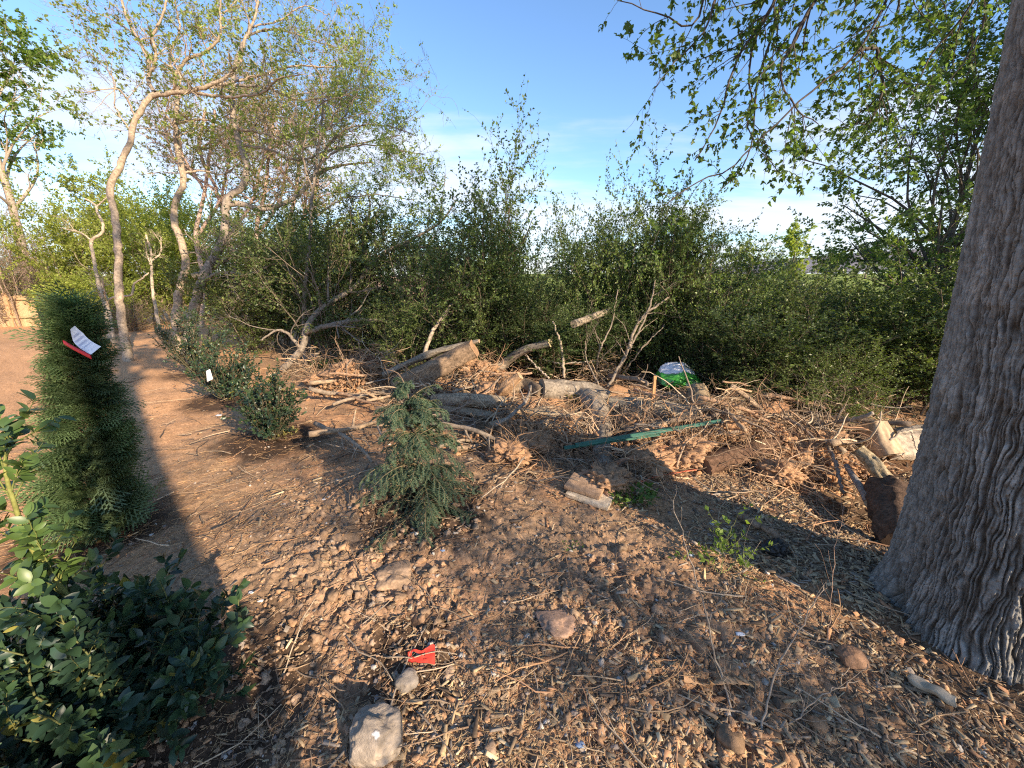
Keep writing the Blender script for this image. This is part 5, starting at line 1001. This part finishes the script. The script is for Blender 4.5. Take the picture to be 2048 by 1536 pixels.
# brush: the tangle of fine twigs and roots heaped over the pile, uncountable
def build_brush():
    rng = np.random.default_rng(650); ps = []
    for (px, py, zc, wx, wy, hh, n) in [(740, 765, 5.6, .35, .3, .40, 260), (830, 800, 5.1, .45, .3, .26, 300), (930, 790, 5.2, .35, .25, .26, 220), (1010, 850, 4.4, .4, .25, .18, 200), (1130, 880, 4.1, .35, .25, .22, 220), (1200, 760, 5.4, .5, .3, .35, 300), (1290, 860, 4.1, .5, .3, .25, 320), (1390, 880, 3.9, .4, .3, .25, 280), (1480, 850, 4.3, .5, .3, .25, 240), (1570, 890, 3.8, .4, .3, .25, 240), (1660, 900, 3.5, .3, .25, .25, 180), (1700, 850, 4.0, .5, .3, .35, 240), (1060, 740, 5.8, .6, .35, .45, 300), (1450, 780, 5.2, .8, .4, .4, 320), (620, 740, 6.2, .5, .4, .35, 200), (1250, 940, 3.5, .35, .25, .12, 160)]:
        c = WG(px, py, zc, .02); x = c[0] + rng.normal(0, wx * .6, n); y = c[1] + rng.normal(0, wy * .6, n); g = Hmac(x, y); q = np.exp(-((x - c[0]) / wx) ** 2 - ((y - c[1]) / wy) ** 2); P = [np.stack([x, y, g + .01 + 1.5 * hh * q * rng.random(n) ** 1.1], 1)]
        a = rng.uniform(0, 2 * pi, n); d = unit(np.stack([np.cos(a), np.sin(a), rng.normal(.12, .4, n)], 1)); L = .08 + .5 * rng.random(n)[:, None] ** 2
        for j in range(7): d = unit(d + rng.normal(0, .2, (n, 3)) + [0, 0, -.05]); p = P[-1] + d * L / 7; p[:, 2] = np.maximum(p[:, 2], Hmac(p[:, 0], p[:, 1]) + .008); P.append(p)
        P = np.stack(P, 1); R = (.0014 + .010 * rng.random(n) ** 3)[:, None] * np.linspace(1, .4, 8); col = np.array([(.40, .30, .2), (.30, .22, .15), (.46, .30, .18), (.22, .17, .13), (.5, .40, .28), (.33, .19, .11)])[rng.integers(0, 6, n)] * rng.uniform(.7, 1.2, (n, 1))
        ps.append(tubes(P, R, 5, col)); g2 = grow(rng, P, R, n, .2, 1, .05, .2, .4, 1.2, 5, .25, 0, .5); ps.append(tubes(*g2, 3, (.36, .25, .155)))
    stuffobj('brush_twigs', ps, M_twig, True)
    c2 = []
    for (px, py, sx, sy, hh, n) in [(1320, 905, .35, .25, .16, 500), (1560, 910, .3, .25, .14, 450), (1040, 880, .4, .2, .12, 450), (960, 760, .25, .2, .2, 250), (700, 770, .3, .3, .2, 400), (1180, 900, .3, .2, .1, 300), (1420, 870, .4, .25, .12, 400), (1640, 930, .3, .2, .1, 300)]:
        n = n * 7; hh = hh * 1.5; b = G(px, py); x = b[0] + rng.normal(0, sx * .7, n); y = b[1] + rng.normal(0, sy * .6, n); z = Hmac(x, y) + hh * np.exp(-((x - b[0]) / sx) ** 2 - ((y - b[1]) / sy) ** 2) * rng.random(n); V0 = ICO2[0] * (1 + 1.1 * perlin(ICO2[0][:, 0] * 2.0, ICO2[0][:, 1] * 2.0, ICO2[0][:, 2] * 1.6 + px))[:, None]
        ax, nr = lay_axes(rng, n, .6); L = .004 + .030 * rng.random(n) ** 4; c2.append(inst((V0, ICO2[1]), np.stack([x, y, z], 1), ax, nr, np.stack([L, L * .8, L * .65], 1), np.array([(.42, .235, .125), (.36, .21, .12), (.42, .25, .14), (.26, .165, .10)])[rng.integers(0, 4, n)]))
    stuffobj('pile_soil', c2, M_clod)
build_brush()
# broken limbs thrown over the heap, each its own stick
rng = np.random.default_rng(660)
PB = []
for k in range(6):
    d = unit(np.array([1, 0, .0])); P = [np.zeros(3)]
    for j in range(15): d = unit(d + rng.normal(0, .10, 3)); P.append(P[-1] + d / 15)
    P = np.array(P) - np.mean(P, 0); R = np.linspace(.026, .016, 16) * (1 + .3 * rng.random()); g = grow(rng, P, R, 3, .3, .9, .12, .3, .4, .9, 6, .14)
    V, f, c = merge([tubes(P, R, 9, (1, 1, 1), True, rough=.25), tubes(*g, 5, (1, 1, 1))]); PB.append(mesh('broken_limb', V, f, M_bark, c * np.array([(.28, .22, .16), (.22, .17, .13), (.33, .24, .16), (.17, .13, .10), (.31, .20, .13), (.26, .22, .18)][k]), True))
for k in range(72):
    px = rng.uniform(690, 1700); py = rng.uniform(770, 900) + max(0, (px - 1100)) * .06
    while (1060 < px < 1250 and py < 900) or (1280 < px < 1440 and py < 865) or (770 < px < 970 and py < 800): px = rng.uniform(690, 1700); py = rng.uniform(770, 920)
    b = G(px, py); s_ = rng.uniform(.35, 1.0); o = obj('broken_limb', PB[k % 6]); o.location = b + [0, 0, rng.uniform(.03, .24)]
    o.scale = (s_, s_ * rng.uniform(.6, 1.1), s_ * .9); o.rotation_euler = (rng.uniform(0, 6.3), rng.normal(0, .15), rng.choice([rng.normal(.35, .5), rng.uniform(0, 6.3)])); setp(o, 'broken bare limb lying tangled in the debris heap', 'branch', 'broken limbs in the debris heap')
for k, (px, py, sz, lb) in enumerate([(985, 790, .16, 'soil and root clump right of the short stake'), (1130, 850, .12, 'root clump under the sawn forked log'), (1265, 850, .14, 'root clump in front of the mottled log'), (1370, 905, .14, 'root clump beside the dark log, left of its middle'), (1450, 850, .13, 'root clump between the stump and the small reddish log'), (1640, 890, .15, 'root clump left of the grey stick pair'), (1560, 945, .10, 'root clump below the right end of the dark log'), (1020, 905, .12, 'soil clump on the sunny slope right of the hemlock'), (880, 770, .12, 'root clump under the middle of the split log'), (640, 760, .13, 'clay clump left of the orange root mass')]):
    roots(lb, GH(px, py, .07), sz, 46, 620 + k, [(.40, .27, .17), (.34, .22, .13), (.30, .24, .18)][k % 3], .42)
# loose sticks on the ground and on the pile
rng = np.random.default_rng(700)
proto_s = None
SP_ = [(rng.uniform(700, 1600), rng.uniform(770, 1000)) for _ in range(90)] + [(rng.uniform(480, 1950), rng.uniform(1000, 1500)) for _ in range(45)] + [(rng.uniform(300, 760), rng.uniform(700, 1000)) for _ in range(16)]
protos_s = []
for k in range(7):
    d = unit(np.array([1, 0, .05])); P = [np.zeros(3)]
    for j in range(11): d = unit(d + rng.normal(0, .13, 3) * [1, 1, .35]); P.append(P[-1] + d / 11)
    P = np.array(P) - np.mean(P, 0); g = grow(rng, P, np.linspace(.011, .005, 12), 2, .4, .8, .15, .3, .4, .8, 6, .12)
    V, f, c = merge([tubes(P, np.linspace(.011, .005, 12), 6, (1, 1, 1), True, rough=.2), tubes(*g, 5, (1, 1, 1))]); cc = np.array([(.40, .31, .22), (.27, .20, .14), (.20, .15, .11), (.42, .25, .14), (.33, .27, .21), (.48, .38, .27), (.3, .18, .1)][k])
    protos_s.append(mesh('loose_stick', V, f, M_twig, c * cc, True))
for k, (px, py) in enumerate(SP_):
    p = G(px, py); s = rng.uniform(.18, .55) * (1.3 if k < 90 else .8); o = obj('loose_stick', protos_s[k % 7]); o.location = p + [0, 0, .02 + (.06 * rng.random() if k < 90 else 0)]; o.scale = (s, s, s); o.rotation_euler = (rng.normal(0, .1), rng.normal(0, .22 if k < 90 else .06), rng.uniform(0, 6.28))
    setp(o, 'loose bare stick lying on the chips and debris', 'stick', 'loose sticks on the ground')
# white, blue and black scraps
for k, (px, py, s, col, lb) in enumerate([(504, 1190, .012, (.75, .75, .75), 'white flake on the soil above the holly leaves'), (522, 1207, .012, (.78, .78, .76), 'second white flake beside the first on the soil'), (440, 1224, .013, (.6, .66, .75), 'pale blue scrap right of the holly'), (886, 1113, .012, (.22, .32, .5), 'blue scrap just below the hemlock'), (1480, 1272, .016, (.75, .76, .78), 'white scrap left of the orange stone'), (1160, 1498, .014, (.2, .28, .42), 'blue scrap near the bottom edge'), (1383, 1112, .015, (.7, .76, .82), 'white scrap left of the green weed'), (1500, 1440, .016, (.62, .68, .78), 'pale scrap among the chips near the bottom'), (22, 1365, .016, (.75, .75, .78), 'white flake at the left edge beneath the holly'), (830, 1078, .018, (.7, .66, .6), 'pale flake at the foot of the hemlock'), (438, 832, .03, (.7, .66, .62), 'pale flake on the path left of the round holly'), (648, 1000, .012, (.74, .72, .7), 'pale flake on the soil left of the hemlock')]):
    b = G(px, py, s * .4); rr = np.random.default_rng(k); V0, f = ICO2; V = V0 * (1 + .5 * perlin(V0[:, 0] * 1.5 + k * 3, V0[:, 1] * 1.5, V0[:, 2] * 1.5))[:, None] * [s * 1.2, s * .8, s * .3]; solo('litter_scrap', (V + b, f, np.full(V.shape, col)), M_paint, lb, 'scrap', b)
strip('bark_strip', 'curled tan strip of bark on the ground near the bottom', [G(1365, 1372, .02), G(1410, 1382, .03), G(1450, 1376, .03), G(1492, 1372, .02)], .035, (.46, .28, .15), 'bark', M_wood)
plank('wood_splinter', 'long pale splinter of wood leading to the foot of the big trunk', G(1815, 1362, .02), G(1905, 1420, .03), .035, .018, (.46, .37, .26), 'splinter', rag=.5, seed=9)
b = G(1548, 1105, .03)
V0, f = ico(4); V = V0 * (1 + .5 * perlin(V0[:, 0] * 2, V0[:, 1] * 2, V0[:, 2] * 2 + 6) + .3 * perlin(V0[:, 0] * 5, V0[:, 1] * 5, V0[:, 2] * 5))[:, None] * [.07, .045, .04]
solo('black_plastic', (V + b, f, np.full(V.shape, .012)), M_plastic, 'crumpled black plastic beside the half buried branch', 'scrap', b)
# twiggy saplings in the foreground
def sapling(label, b, stems, col, seed, leafn=0, group='leafless saplings in the foreground'):
    rng = np.random.default_rng(seed); t = thing('twiggy_sapling', label, 'sapling', b, group)
    for k, (P, ra, rb) in enumerate(stems):
        Q = smooth_path(P, 22); Q[1:] += rng.normal(0, .004, (21, 3)); R = np.linspace(ra, rb, 22) * .72; g = grow(rng, Q, R, 9, .3, 1, .05, .22, .4, 1.0, 7, .14, .2, rmin=.0007)
        part('stem', merge([tubes(Q, R, 6, col, rough=.1), tubes(*g, 4, np.array(col) * .9)]), M_twig, t, True)
        if leafn: p, tn = along(rng, g[0], leafn, .2, 1); part('leaves', leaves(rng, p, tn, (.018, .04), (.12, .2, .04), (.2, .28, .06), LD), M_leaf, t)
b1 = G(1470, 1440)
sapling('thin pale leafless sapling whose stem leans left, in front of the chips', b1, [([b1, W(1440, 1350, 1.5), W(1418, 1250, 1.52), W(1395, 1170, 1.55), W(1372, 1100, 1.58), W(1345, 1000, 1.62)], .0065, .0018), ([W(1418, 1250, 1.52), W(1440, 1200, 1.5), W(1500, 1130, 1.52)], .003, .001), ([b1, W(1475, 1420, 1.42), W(1448, 1370, 1.44), W(1452, 1330, 1.44)], .003, .001)], (.35, .285, .215), 801)
b2 = G(1510, 1500)
sapling('leafless sapling leaning right toward the big trunk', b2, [([b2, W(1530, 1420, 1.38), W(1550, 1340, 1.42), W(1600, 1260, 1.45), W(1650, 1170, 1.5)], .006, .0015), ([W(1550, 1340, 1.42), W(1620, 1310, 1.4), W(1650, 1290, 1.4)], .003, .001), ([b2, W(1560, 1470, 1.34), W(1630, 1400, 1.36), W(1720, 1362, 1.4)], .005, .0015)], (.34, .27, .205), 802)
b3 = G(1650, 1330)
sapling('hair-thin reddish twig standing left of the orange stone', b3, [([b3, W(1660, 1240, 1.7), W(1668, 1130, 1.75), W(1690, 1010, 1.8)], .0025, .0008)], (.36, .24, .17), 803)
b4 = G(1440, 1150)
sapling('small green-leaved weed sprouting beside the half buried branch', b4, [([b4, W(1445, 1110, 2.1), W(1470, 1040, 2.1)], .003, .001), ([b4, W(1420, 1120, 2.1), W(1410, 1080, 2.1)], .003, .001), ([b4, W(1470, 1125, 2.08), W(1500, 1100, 2.05)], .003, .001)], (.25, .27, .1), 804, 8, 'green weeds')
def weed(label, px, py, n, sz, seed, cols=((.10, .17, .035), (.17, .25, .05))):
    rng = np.random.default_rng(seed); b = G(px, py); t = thing('green_weed', label, 'weed', b, 'green weeds'); a = rng.uniform(0, 2 * pi, n); r = sz * np.sqrt(rng.random(n)); p = np.stack([b[0] + np.cos(a) * r, b[1] + np.sin(a) * r * .8, b[2] + .01 + sz * .35 * rng.random(n)], 1)
    tn = unit(np.stack([np.cos(a), np.sin(a), rng.uniform(.3, 1.5, n)], 1)); part('leaves', leaves(rng, p, tn, (sz * .12, sz * .3), cols[0], cols[1], LD, .6), M_leaf, t)
weed('low dark green weed patch right of the pale slab', 1262, 998, 260, .17, 811, ((.06, .11, .025), (.10, .16, .04))); weed('tiny weed on the shadow edge below the paver', 1145, 1098, 40, .06, 812)
weed('yellow-green weed growing on the big grey forked log', 1165, 800, 0 + 220, .22, 813, ((.16, .19, .04), (.24, .27, .06))); weed('light green weed patch in front of the bare stems', 1210, 752, 420, .38, 814, ((.13, .18, .04), (.22, .27, .06))); weed('yellowish grass tuft at the foot of the round holly', 566, 872, 60, .14, 815, ((.30, .27, .10), (.36, .33, .13)))
weed('green leaf patch beside the bent branches left of the split log', 660, 735, 200, .3, 816)
# ================================================================== fence and bird
def build_fence():
    zc = 17.; L0 = W(-40, 660, zc); R0 = W(86, 660, zc); z0 = float(Hmac(R0[0], R0[1])) - .02
    a = np.array([L0[0], L0[1], z0]); b = np.array([R0[0], R0[1], z0]); t = thing('wooden_fence', 'weathered tan board fence with rails at the far left', 'fence', (a + b) / 2); d = unit(b - a); L = np.linalg.norm(b - a); hgt = 1.30
    nb = 18; bs = [boxm(a + d * L * (k + .5) / nb + [0, 0, hgt / 2 + .02 * sin(k * 5)], (0, 0, 1), (0, -1, 0), (hgt, L / nb * .96, .022), np.array([.50, .34, .19]) * (1 + .12 * sin(k * 7.3)), .1, k) for k in range(nb)]
    part('board_panel', merge(bs), M_wood, t)
    for z in (.42, 1.18): part('rail', boxm(a + d * L / 2 + [0, -.05, z], d, (0, 0, 1), (L, .05, .09), (.46, .31, .17), .1, 3), M_wood, t)
    for f in (.60,): part('fence_post', boxm(a + d * L * f + [0, -.10, hgt / 2 + .06], (0.04, 0, 1), (0, -1, 0), (hgt + .12, .11, .09), (.48, .30, .17), .1, 5), M_wood, t)
    part('brace', boxm(a + d * L * .40 + [0, -.15, hgt / 2 - .02], (.42, 0, -1), (0, -1, 0), (hgt * 1.12, .14, .04), (.50, .35, .20), .1, 6), M_wood, t)
build_fence()
def build_bird():
    c = W(191, 65, 22.); V0, f = ico(3); body = V0 * [.16, .06, .06] * (1 - .35 * np.abs(V0[:, :1])) ; wing = lambda s: (np.array([[-.05, 0, .02], [.06, 0, .02], [.03, s * .16, .09], [-.05, s * .18, .08], [-.06, s * .30, .05], [-.10, s * .32, .045], [-.05, 0, .03], [.06, 0, .03], [.03, s * .16, .10], [-.05, s * .18, .09], [-.06, s * .30, .06], [-.10, s * .32, .05]]), np.array([[0, 1, 2, 3], [3, 2, 4, 5], [6, 9, 8, 7], [9, 11, 10, 8], [1, 7, 8, 2], [2, 8, 10, 4]]))
    tail = (np.array([[-.12, -.02, 0], [-.12, .02, 0], [-.24, .05, 0], [-.24, -.05, 0], [-.12, -.02, .01], [-.12, .02, .01], [-.24, .05, .01], [-.24, -.05, .01]]), np.array([[0, 1, 2, 3], [7, 6, 5, 4], [0, 4, 5, 1], [2, 6, 7, 3], [1, 5, 6, 2], [0, 3, 7, 4]]))
    V, ff, C = merge([(body, f, (.03, .03, .03)), (*wing(1), (.03, .03, .03)), (*wing(-1), (.03, .03, .03)), (*tail, (.03, .03, .03))]); a = radians(-50)
    Rm = np.array([[cos(a), 0, -sin(a)], [0, 1, 0], [sin(a), 0, cos(a)]]); solo('bird', (V @ Rm.T * 1.1 + c, ff, C), M_paint, 'small dark bird flying in the sky above the left trees', 'bird', c)
build_bird()
